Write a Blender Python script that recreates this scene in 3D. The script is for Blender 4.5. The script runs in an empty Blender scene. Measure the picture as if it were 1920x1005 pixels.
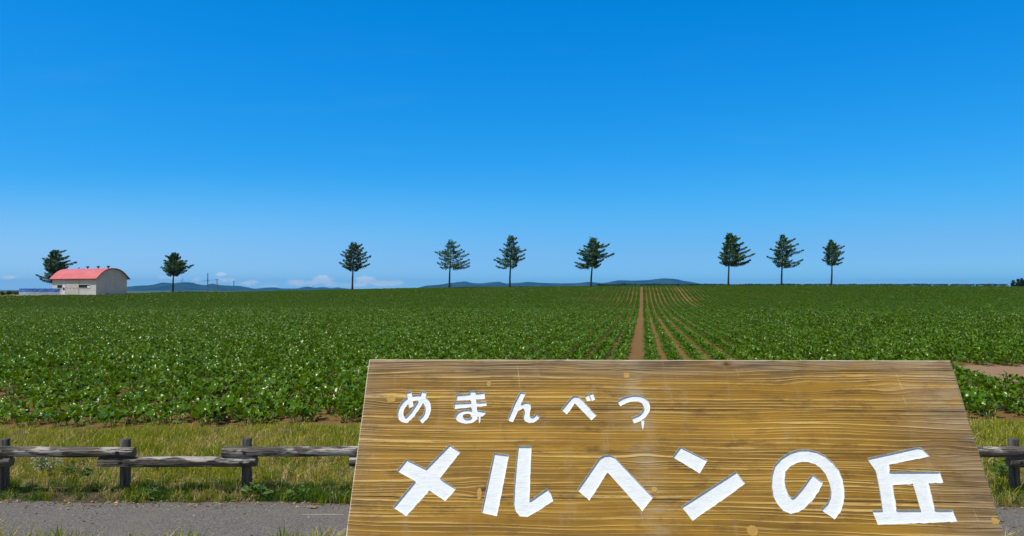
import bpy, bmesh, math, random
import numpy as np
from mathutils import Vector, Matrix, Euler, noise as mnoise

scene = bpy.context.scene
COL = scene.collection
EYE = 2.1                                   # eye height above the footpath
FPX = 1400.0                                # focal length in photo pixels (1920 wide)
HOR = 542.0                                 # photo row of the horizon

# ------------------------------------------------------------------ camera
cam_d = bpy.data.cameras.new('camera')
cam_d.sensor_width = 36.0
cam_d.lens = 36.0 * FPX / 1920.0
cam_d.clip_start = 0.05
cam_d.clip_end = 60000.0
cam = bpy.data.objects.new('camera', cam_d)
COL.objects.link(cam)
cam.location = (0, 0, EYE)
cam.rotation_euler = (math.radians(90) + math.atan((HOR - 502.5) / FPX), 0, 0)
scene.camera = cam

# ------------------------------------------------------------------ light
scene.view_settings.view_transform = 'Standard'
scene.view_settings.look = 'None'
scene.view_settings.exposure = 0.0
scene.view_settings.gamma = 1.0
scene.view_settings.use_curve_mapping = False
SUN = Vector((-0.39, -0.21, 0.897)).normalized()
sun_d = bpy.data.lights.new('sun', 'SUN')
sun_d.energy = 4.3
sun_d.angle = math.radians(0.5)
sun_d.color = (1.0, 0.96, 0.88)
sun_o = bpy.data.objects.new('sun', sun_d)
COL.objects.link(sun_o)
sun_o.rotation_euler = SUN.to_track_quat('Z', 'Y').to_euler()
sun_o.location = (0, 0, 50)

world = bpy.data.worlds.new('World')
scene.world = world
world.use_nodes = True
SKY_STRENGTH = 0.10
SKY_CURVES = [[(0, 0), (.05, .0), (.102, .028), (.159, .076), (.279, .175), (.429, .24), (1, .34)],
              [(0, 0), (.109, .227), (.205, .356), (.305, .450), (.474, .51), (.623, .61), (1, .66)],
              [(0, 0), (.258, .716), (.44, .888), (.591, .939), (.738, .92), (.775, .93), (1, .93)]]
scene.cycles.max_bounces = 6
scene.cycles.transparent_max_bounces = 12
scene.cycles.volume_bounces = 0


# ------------------------------------------------------------------ node helpers
class NT:
    def __init__(self, tree):
        self.t = tree
        self.n = tree.nodes
        self.l = tree.links

    def new(self, kind, **kw):
        nd = self.n.new(kind)
        for k, v in kw.items():
            setattr(nd, k, v)
        return nd

    def put(self, sock, val):
        if isinstance(val, bpy.types.NodeSocket):
            self.l.new(val, sock)
        elif val is not None:
            if isinstance(val, (tuple, list)) and len(val) == 3 and sock.type == 'RGBA':
                val = tuple(val) + (1.0,)
            sock.default_value = val

    def math(self, op, a, b=None, c=None, clamp=False):
        nd = self.new('ShaderNodeMath', operation=op, use_clamp=clamp)
        for i, v in enumerate((a, b, c)):
            if v is not None:
                self.put(nd.inputs[i], v)
        return nd.outputs[0]

    def ramp(self, v, a, b):                 # smooth step from a to b
        nd = self.new('ShaderNodeMapRange', interpolation_type='SMOOTHSTEP')
        self.put(nd.inputs[0], v)
        nd.inputs[1].default_value = a
        nd.inputs[2].default_value = b
        return nd.outputs[0]

    def lin(self, v, a, b, c=0.0, d=1.0):
        nd = self.new('ShaderNodeMapRange')
        self.put(nd.inputs[0], v)
        for i, x in enumerate((a, b, c, d)):
            nd.inputs[i + 1].default_value = x
        return nd.outputs[0]

    def mix(self, f, a, b, blend='MIX'):
        nd = self.new('ShaderNodeMix', data_type='RGBA', blend_type=blend)
        self.put(nd.inputs[0], f)
        self.put(nd.inputs[6], a)
        self.put(nd.inputs[7], b)
        return nd.outputs[2]

    def noise(self, vec, scale, detail=2.0, rough=0.5, dim='3D'):
        nd = self.new('ShaderNodeTexNoise', noise_dimensions=dim)
        if vec is not None:
            self.put(nd.inputs['Vector'], vec)
        nd.inputs['Scale'].default_value = scale
        nd.inputs['Detail'].default_value = detail
        nd.inputs['Roughness'].default_value = rough
        return nd.outputs[0]

    def xyz(self, x, y, z):
        nd = self.new('ShaderNodeCombineXYZ')
        for i, v in enumerate((x, y, z)):
            self.put(nd.inputs[i], v)
        return nd.outputs[0]

    def sep(self, v):
        nd = self.new('ShaderNodeSeparateXYZ')
        self.put(nd.inputs[0], v)
        return nd.outputs

    def obj(self):
        return self.new('ShaderNodeTexCoord').outputs['Object']

    def pos(self):
        return self.new('ShaderNodeNewGeometry').outputs['Position']

    def rnd(self):
        return self.new('ShaderNodeObjectInfo').outputs['Random']

    def bump(self, h, strength, dist):
        nd = self.new('ShaderNodeBump')
        nd.inputs['Strength'].default_value = strength
        nd.inputs['Distance'].default_value = dist
        self.put(nd.inputs['Height'], h)
        return nd.outputs[0]


def material(name, build=None, color=(.5, .5, .5), rough=0.7, spec=0.3, metal=0.0):
    m = bpy.data.materials.new(name)
    m.use_nodes = True
    N = NT(m.node_tree)
    p = N.n['Principled BSDF']
    p.inputs['Base Color'].default_value = tuple(color) + (1,)
    p.inputs['Roughness'].default_value = rough
    p.inputs['Specular IOR Level'].default_value = spec
    p.inputs['Metallic'].default_value = metal
    if build:
        build(N, p)
    return m


def varied(name, a, b, scale, rough=0.7, spec=0.3, bump=0.0, bscale=40):
    def bld(N, p):
        c = N.obj()
        f = N.ramp(N.noise(c, scale, 4, .6), .3, .7)
        N.put(p.inputs['Base Color'], N.mix(f, a, b))
        if bump:
            N.put(p.inputs['Normal'], N.bump(N.noise(c, bscale, 3), .6, bump))
    return material(name, bld, a, rough, spec)


# ------------------------------------------------------------------ sky
def build_sky():
    N = NT(world.node_tree)
    bg = N.n['Background']

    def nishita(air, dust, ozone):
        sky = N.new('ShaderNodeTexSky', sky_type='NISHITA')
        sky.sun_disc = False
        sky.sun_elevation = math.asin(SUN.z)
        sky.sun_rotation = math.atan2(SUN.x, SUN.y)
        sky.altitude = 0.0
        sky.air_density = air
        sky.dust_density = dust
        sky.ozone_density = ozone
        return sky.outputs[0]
    # graded blue ahead of the camera; natural sky elsewhere keeps ambient light less blue
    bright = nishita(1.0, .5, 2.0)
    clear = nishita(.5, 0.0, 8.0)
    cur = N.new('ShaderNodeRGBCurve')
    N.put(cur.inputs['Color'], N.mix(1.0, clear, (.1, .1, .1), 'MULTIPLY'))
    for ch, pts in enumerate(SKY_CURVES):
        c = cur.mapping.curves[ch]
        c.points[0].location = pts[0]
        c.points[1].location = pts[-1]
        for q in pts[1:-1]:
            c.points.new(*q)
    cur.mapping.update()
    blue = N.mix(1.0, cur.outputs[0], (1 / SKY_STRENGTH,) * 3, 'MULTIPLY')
    g = N.new('ShaderNodeTexCoord').outputs['Generated']
    x, y, z = N.sep(g)
    ys = N.math('MAXIMUM', y, 0.02)
    a = N.math('DIVIDE', x, ys)
    e = N.math('DIVIDE', z, ys)
    vec = N.xyz(N.math('MULTIPLY', a, 1.0), N.math('MULTIPLY', e, 1.9), 3.3)
    n1 = N.noise(vec, 75, 6, .65)
    tot = None
    for (px, py, rx, ry, w) in CLOUDS:
        dx = N.math('DIVIDE', N.math('SUBTRACT', a, (px - 960) / FPX), rx / FPX)
        dy = N.math('DIVIDE', N.math('SUBTRACT', e, (HOR - py) / FPX), ry / FPX)
        d = N.math('SUBTRACT', 1.0, N.math('ADD', N.math('MULTIPLY', dx, dx), N.math('MULTIPLY', dy, dy)))
        d = N.math('MULTIPLY', N.math('MAXIMUM', d, 0.0), w)
        tot = d if tot is None else N.math('MAXIMUM', tot, d)
    dens = N.math('MULTIPLY', N.math('MINIMUM', N.math('MULTIPLY', tot, 2.0), 1.0), N.ramp(N.math('ADD', tot, N.math('MULTIPLY', N.math('SUBTRACT', n1, .5), 2.6)), .20, .85))
    # very faint cirrus veils
    v2 = N.xyz(N.math('MULTIPLY', a, 2.0), N.math('MULTIPLY', e, 14.0), 7.7)
    cir = N.math('MULTIPLY', N.ramp(N.noise(v2, 2.4, 4, .55), .5, .85), N.math('MULTIPLY', N.ramp(e, .02, .12), N.math('SUBTRACT', 1.0, N.ramp(e, .22, .4))))
    dens = N.math('ADD', N.math('MULTIPLY', dens, .75), N.math('MULTIPLY', cir, .018))
    dens = N.math('MULTIPLY', dens, N.ramp(y, .02, .2))
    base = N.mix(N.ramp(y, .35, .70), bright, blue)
    cl = N.mix(n1, (.56 / SKY_STRENGTH, .72 / SKY_STRENGTH, .90 / SKY_STRENGTH), (.80 / SKY_STRENGTH, .90 / SKY_STRENGTH, 1.0 / SKY_STRENGTH))
    veil = N.math('MULTIPLY', N.math('SUBTRACT', 1.0, N.ramp(e, .0, .17)), N.math('ADD', .10, N.math('MULTIPLY', N.math('SUBTRACT', 1.0, N.ramp(a, -.72, .25)), .34)))
    veil = N.math('MULTIPLY', veil, N.ramp(y, .02, .3))
    base = N.mix(veil, base, (.50 / SKY_STRENGTH, .78 / SKY_STRENGTH, 1.0 / SKY_STRENGTH))
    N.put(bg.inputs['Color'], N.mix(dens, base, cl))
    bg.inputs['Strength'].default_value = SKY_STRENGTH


CLOUDS = [(565, 531, 45, 9, .9), (607, 524, 30, 10, 1.0), (650, 533, 55, 7, .8), (688, 524, 26, 9, 1.0), (725, 530, 45, 9, .9),
          (372, 525, 20, 8, .7), (415, 514, 13, 5, .8), (425, 525, 24, 7, .7), (465, 530, 26, 7, .7), (320, 520, 40, 8, .55),
          (18, 520, 34, 6, .7), (500, 536, 30, 4, .5)]
build_sky()


# ------------------------------------------------------------------ object helpers
def link(o, parent=None):
    COL.objects.link(o)
    if parent is not None:
        o.parent = parent
    return o


def tag(o, label=None, cat=None, group=None, kind=None):
    if label:
        o['label'] = label
    if cat:
        o['category'] = cat
    if group:
        o['group'] = group
    if kind:
        o['kind'] = kind
    return o


def empty(name, loc=(0, 0, 0), rz=0.0):
    o = bpy.data.objects.new(name, None)
    o.empty_display_size = 0.2
    o.location = loc
    o.rotation_euler = (0, 0, rz)
    return link(o)


class MB:
    """collects shapes, then links them as ONE mesh object"""
    def __init__(self):
        self.v = []
        self.f = []
        self.mi = []

    def add(self, verts, faces, mi=0):
        b = len(self.v)
        self.v += [tuple(p) for p in verts]
        self.f += [tuple(b + i for i in f) for f in faces]
        self.mi += [mi] * len(faces)

    def box(self, c, s, mi=0, rot=None):
        P = []
        for k in (-1, 1):
            for j in (-1, 1):
                for i in (-1, 1):
                    q = Vector((i * s[0] / 2, j * s[1] / 2, k * s[2] / 2))
                    if rot is not None:
                        q = rot @ q
                    P.append(q + Vector(c))
        self.add(P, [(0, 2, 3, 1), (4, 5, 7, 6), (0, 1, 5, 4), (2, 6, 7, 3), (0, 4, 6, 2), (1, 3, 7, 5)], mi)

    def tube(self, pts, radii, seg=10, caps=True, mi=0, wob=0.0, rng=None):
        pts = [Vector(p) for p in pts]
        rings = []
        n = len(pts)
        ref = None
        for i, p in enumerate(pts):
            d = (pts[min(i + 1, n - 1)] - pts[max(i - 1, 0)]).normalized()
            if ref is None:
                ref = Vector((0, 0, 1)) if abs(d.z) < .9 else Vector((1, 0, 0))
            a = d.cross(ref).normalized()
            b = a.cross(d).normalized()
            r = []
            for k in range(seg):
                t = 2 * math.pi * k / seg
                rr = radii[i]
                if wob:
                    rr *= 1 + wob * mnoise.noise(Vector((p.x * 2.3 + 5 * math.cos(t), p.y * 2.3 + 3, p.z * 2.3 + 5 * math.sin(t))))
                r.append(p + a * (math.cos(t) * rr) + b * (math.sin(t) * rr))
            rings.append(r)
        V = [q for r in rings for q in r]
        F = []
        for i in range(n - 1):
            for k in range(seg):
                F.append((i * seg + k, i * seg + (k + 1) % seg, (i + 1) * seg + (k + 1) % seg, (i + 1) * seg + k))
        if caps:
            F.append(tuple(range(seg)))
            F.append(tuple((n - 1) * seg + k for k in reversed(range(seg))))
        self.add(V, F, mi)

    def mesh(self, name, mats, smooth=False, fix=True):
        me = bpy.data.meshes.new(name)
        me.from_pydata(self.v, [], self.f)
        for m in (mats if isinstance(mats, (list, tuple)) else [mats]):
            me.materials.append(m)
        me.polygons.foreach_set('material_index', self.mi)
        if fix:
            bm = bmesh.new()
            bm.from_mesh(me)
            bmesh.ops.recalc_face_normals(bm, faces=bm.faces)
            bm.to_mesh(me)
            bm.free()
        if smooth:
            me.polygons.foreach_set('use_smooth', [True] * len(me.polygons))
        me.update()
        return me

    def build(self, name, mats, parent=None, smooth=False, fix=True):
        return link(bpy.data.objects.new(name, self.mesh(name, mats, smooth, fix)), parent)


def smooth_by_angle(o, deg=40):
    me = o.data
    me.polygons.foreach_set('use_smooth', [True] * len(me.polygons))
    bm = bmesh.new()
    bm.from_mesh(me)
    lim = math.radians(deg)
    for e in bm.edges:
        if len(e.link_faces) == 2 and e.calc_face_angle(0) > lim:
            e.smooth = False
    bm.to_mesh(me)
    bm.free()


# ------------------------------------------------------------------ terrain
_PY = np.array([-200, 0, 12, 24, 45, 66, 85, 104, 116, 128, 142, 154, 166, 185, 220, 300, 500, 900, 40000], float)
_PZ = np.array([0, 0, 0, -.10, -.28, -.35, -.28, .02, .50, 1.2, 2.0, 2.42, 2.52, 2.2, 1.0, -4, -12, -14, -14], float)
_TX = np.array([-5000, -160, -108, -81, -59, -36, -12, 4.5, 27, 61, 108, 160, 5000], float)
_TZ = np.array([-1.9, -2.1, -1.85, -1.50, -1.16, -.68, -.22, -.06, .10, .20, .14, .1, .1], float)


def pchip(xs, ys):
    h = np.diff(xs)
    d = np.diff(ys) / h
    m = np.zeros(len(xs))
    for i in range(1, len(xs) - 1):
        if d[i - 1] * d[i] > 0:
            w1, w2 = 2 * h[i] + h[i - 1], h[i] + 2 * h[i - 1]
            m[i] = (w1 + w2) / (w1 / d[i - 1] + w2 / d[i])

    def f(x):
        x = np.clip(np.asarray(x, float), xs[0], xs[-1])
        i = np.clip(np.searchsorted(xs, x) - 1, 0, len(xs) - 2)
        t = (x - xs[i]) / h[i]
        return ((1 + 2 * t) * (1 - t) ** 2 * ys[i] + t * (1 - t) ** 2 * h[i] * m[i]
                + t * t * (3 - 2 * t) * ys[i + 1] + t * t * (t - 1) * h[i] * m[i + 1])
    return f


_fz, _ft = pchip(_PY, _PZ), pchip(_TX, _TZ)


def ss(x, a, b):
    t = np.clip((np.asarray(x, float) - a) / (b - a), 0, 1)
    return t * t * (3 - 2 * t)


def gz(X, Y):
    X = np.asarray(X, float)
    Y = np.asarray(Y, float)
    z = _fz(Y) + _ft(X) * ss(Y, 62, 154) * (1 - ss(Y, 260, 500))
    z = z + 0.40 * ss(-X, 58, 72) * ss(Y, 118, 137) * (1 - ss(Y, 150, 166))
    z = z + 0.035 * ss(Y, 7.55, 7.8) * (1 - ss(Y, 11.0, 12.0))
    z = z + 0.05 * np.sin(X * .11 + 1) * np.sin(Y * .07) * ss(Y, 20, 40) * (1 - ss(Y, 120, 150))
    return z


def gzf(x, y):
    return float(gz(x, y))


def at(px, py, Y):
    """world point at distance Y seen at photo pixel (px, py)"""
    p = math.atan((HOR - 502.5) / FPX)
    a, b = (px - 960) / FPX, -(py - 502.5) / FPX
    dy, dz = math.cos(p) - math.sin(p) * b, math.sin(p) + math.cos(p) * b
    return Vector((a / dy * Y, Y, EYE + dz / dy * Y))


def field_edge(x):
    return 11.42 + .055 * x + .10 * math.sin(x * 1.3) + .06 * math.sin(x * 3.7 + 1)


def path_edge(x):
    return 7.33 - .024 * x + .03 * math.sin(x * 1.9) + .02 * math.sin(x * 5.3 + 2)


# ------------------------------------------------------------------ materials of the setting
def b_ground(N, p):
    c = N.pos()
    x, y, z = N.sep(c)
    n1 = N.noise(c, .9, 4, .6)
    n2 = N.noise(c, 9, 4, .65)
    n3 = N.noise(c, 55, 3, .6)
    soil = N.mix(N.ramp(n2, .3, .75), (.235, .137, .047), (.145, .082, .027))
    soil = N.mix(N.math('MULTIPLY', N.ramp(n3, .55, .75), .5), soil, (.31, .20, .085))
    px_ = N.math('DIVIDE', N.math('SUBTRACT', x, 15.0), 4.5)
    py_ = N.math('DIVIDE', N.math('SUBTRACT', y, 18.6), 3.4)
    dry = N.math('SUBTRACT', 1.0, N.ramp(N.math('ADD', N.math('MULTIPLY', px_, px_), N.math('MULTIPLY', py_, py_)), .6, 1.2))
    soil = N.mix(N.math('MULTIPLY', dry, .75), soil, N.mix(N.ramp(n3, .35, .7), (.30, .195, .115), (.40, .27, .165)))
    straw = N.mix(N.ramp(n2, .35, .7), (.20, .17, .055), (.10, .12, .02))
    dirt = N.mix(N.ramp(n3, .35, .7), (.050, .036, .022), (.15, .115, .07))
    far = N.mix(N.ramp(N.noise(c, .004, 4, .6), .4, .6), (.045, .085, .02), (.11, .12, .04))
    ye = N.math('SUBTRACT', y, N.math('MULTIPLY', x, .055))
    ye = N.math('ADD', ye, N.math('MULTIPLY', N.math('SUBTRACT', n1, .5), .5))
    col = N.mix(N.ramp(ye, 11.12, 11.29), straw, soil)
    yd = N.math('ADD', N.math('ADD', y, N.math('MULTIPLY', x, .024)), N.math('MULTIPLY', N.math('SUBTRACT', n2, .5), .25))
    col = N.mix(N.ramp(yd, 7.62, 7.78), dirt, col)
    col = N.mix(N.ramp(yd, 5.9, 6.2), straw, col)
    col = N.mix(N.ramp(y, 168, 176), col, far)
    N.put(p.inputs['Base Color'], col)
    h = N.math('ADD', N.noise(c, 14, 5, .7), N.math('MULTIPLY', n3, .4))
    N.put(p.inputs['Normal'], N.bump(h, .9, .05))


def b_asphalt(N, p):
    c = N.pos()
    n1 = N.noise(c, 75, 3, .75)
    n2 = N.noise(c, 60, 3, .6)
    n3 = N.noise(c, 1.6, 3, .5)
    col = N.mix(N.ramp(n1, .36, .64), (.072, .064, .056), (.205, .188, .168))
    col = N.mix(N.math('MULTIPLY', N.ramp(n3, .4, .7), .35), col, (.165, .145, .12))
    col = N.mix(N.math('MULTIPLY', N.ramp(n2, .68, .74), .6), col, (.34, .33, .32))
    x, y, z = N.sep(c)
    yd = N.math('ADD', N.math('ADD', y, N.math('MULTIPLY', x, .024)), N.math('MULTIPLY', N.math('SUBTRACT', n3, .5), .3))
    col = N.mix(N.math('MULTIPLY', N.ramp(yd, 7.12, 7.34), .45), col, (.13, .10, .07))
    N.put(p.inputs['Base Color'], col)
    N.put(p.inputs['Normal'], N.bump(N.math('ADD', n1, n2), .8, .006))


M_ground = material('ground', b_ground, rough=.95, spec=.1)
M_path = material('asphalt', b_asphalt, rough=.92, spec=.15)


def build_ground():
    ys = np.unique(np.concatenate([np.arange(-40, 5, 5), np.arange(5, 14, .1), np.arange(14, 60, 1.0), np.arange(60, 240, 2.0),
                                   [245, 260, 280, 300, 330, 370, 420, 500, 650, 900, 1400, 2500, 4000, 6000, 8000, 10000, 12400]]))
    xs = np.unique(np.concatenate([np.arange(-150, 151, 3.0), np.arange(-9, 9.1, .3), [-170, -200, -260, -400, -800, -2000, -6000, -12400],
                                   [170, 200, 260, 400, 800, 2000, 6000, 12400]]))
    X, Y = np.meshgrid(xs, ys)
    Z = gz(X, Y)
    near = (Y > 7.9) & (Y < 14)
    for (i, j) in zip(*np.where(near)):
        Z[i, j] += .022 * mnoise.noise(Vector((X[i, j] * 3.1, Y[i, j] * 3.1, 0)))
    V = np.stack([X, Y, Z], -1).reshape(-1, 3)
    w = len(xs)
    F = [(r * w + c, r * w + c + 1, (r + 1) * w + c + 1, (r + 1) * w + c) for r in range(len(ys) - 1) for c in range(w - 1)]
    me = bpy.data.meshes.new('ground')
    me.from_pydata(V.tolist(), [], F)
    me.materials.append(M_ground)
    me.polygons.foreach_set('use_smooth', [True] * len(F))
    tag(link(bpy.data.objects.new('ground', me)), kind='structure')
    m = MB()
    xs = np.arange(-40, 40.1, .12)
    V, F = [], []
    for x in xs:
        for t in (0, .25, .5, .75, 1):
            y = 6.1 + (path_edge(x) + .03 * mnoise.noise(Vector((x * 4, 0, 0))) - 6.1) * t
            V.append((x, y, gzf(x, y) + .006))
    for i in range(len(xs) - 1):
        for k in range(4):
            a = i * 5 + k
            F.append((a, a + 5, a + 6, a + 1))
    m.add(V, F)
    tag(m.build('footpath', M_path, smooth=True), kind='structure')


build_ground()


# ------------------------------------------------------------------ hills and haze
def b_hill(N, p):
    c = N.pos()
    n = N.noise(c, .0045, 6, .7)
    N.put(p.inputs['Base Color'], N.mix(N.ramp(n, .40, .68), (.006, .024, .020), (.050, .085, .045)))


M_hill = material('hill_forest', b_hill, rough=.95, spec=.05)


def hill(prof, Y, depth, seed):
    """a ridge whose skyline runs through the given heights"""
    m = MB()
    px = np.array([p[0] for p in prof], float)
    hz = np.array([(HOR - p[1]) / FPX * Y + EYE + 14 for p in prof], float)
    fx = pchip(px, hz)
    n = int((px[-1] - px[0]) / 1.6)
    U = np.linspace(px[0], px[-1], n)
    rows = 15
    V, F = [], []
    for j in range(rows):
        t = -1 + 2 * j / (rows - 1)
        for u in U:
            X = (u - 960) / FPX * Y
            y = Y + t * depth
            h = float(fx(u)) * max(0, 1 - abs(t) ** 1.3)
            h += max(0, h) * .16 * mnoise.fractal(Vector((X / 330 + seed, y / 330, seed)), 1.0, 2.0, 5) * (1 if abs(t) > .06 else .35)
            V.append((X * (1 + t * depth / Y), y, -14.5 + max(0, h)))
    for j in range(rows - 1):
        for i in range(n - 1):
            a = j * n + i
            F.append((a, a + 1, a + n + 1, a + n))
    m.add(V, F)
    tag(m.build('hills', M_hill, smooth=True), kind='structure')


hill([(120, 541.9), (180, 541), (215, 539), (238, 537.5), (262, 535.5), (285, 534), (300, 530.5), (306, 529.5), (325, 530.5), (340, 529), (350, 528.3),
      (362, 530), (372, 532.5), (385, 534), (397, 531.5), (408, 533.5), (420, 535), (432, 535.5), (448, 536), (460, 538), (475, 540.5), (495, 541.9)], 8000, 1500, 1.3)
hill([(455, 541.9), (485, 540.8), (500, 539.2), (515, 538.8), (530, 540.5), (555, 540.6), (572, 537.8), (578, 537.5), (590, 539.3), (605, 538.3),
      (622, 540), (632, 538.8), (645, 540.5), (680, 541.9)], 9500, 1200, 4.1)
hill([(770, 541.9), (800, 535.5), (825, 533), (845, 530), (866, 528.3), (885, 530), (898, 531.2), (915, 530), (935, 528.2), (950, 531), (975, 530.3), (990, 529),
      (1010, 530), (1060, 530.8), (1085, 530.2), (1105, 528.3), (1130, 530), (1150, 526.5), (1160, 525), (1190, 526), (1215, 525.5), (1228, 523.5),
      (1245, 521.5), (1262, 522.3), (1280, 525.5), (1295, 528), (1310, 531), (1350, 534), (1400, 538), (1450, 541.9)], 8600, 1500, 7.7)


def build_haze():
    m = MB()
    S = 12500.0
    m.box((0, 0, 69), (2 * S, 2 * S, 169))       # from below the ground to just above the hills and masts
    mat = bpy.data.materials.new('haze')
    mat.use_nodes = True
    N = NT(mat.node_tree)
    N.n.remove(N.n['Principled BSDF'])
    v = N.new('ShaderNodeVolumePrincipled')
    v.inputs['Color'].default_value = HAZE_COL + (1,)
    v.inputs['Density'].default_value = HAZE_D
    v.inputs['Anisotropy'].default_value = 0.0
    N.l.new(v.outputs[0], N.n['Material Output'].inputs['Volume'])
    mat.volume_intersection_method = 'FAST' if hasattr(mat, 'volume_intersection_method') else None
    o = m.build('haze', mat)
    o.display_type = 'WIRE'
    tag(o, kind='stuff')


HAZE_COL = (.08, .44, 1.0)
HAZE_D = 5.5e-5


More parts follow.
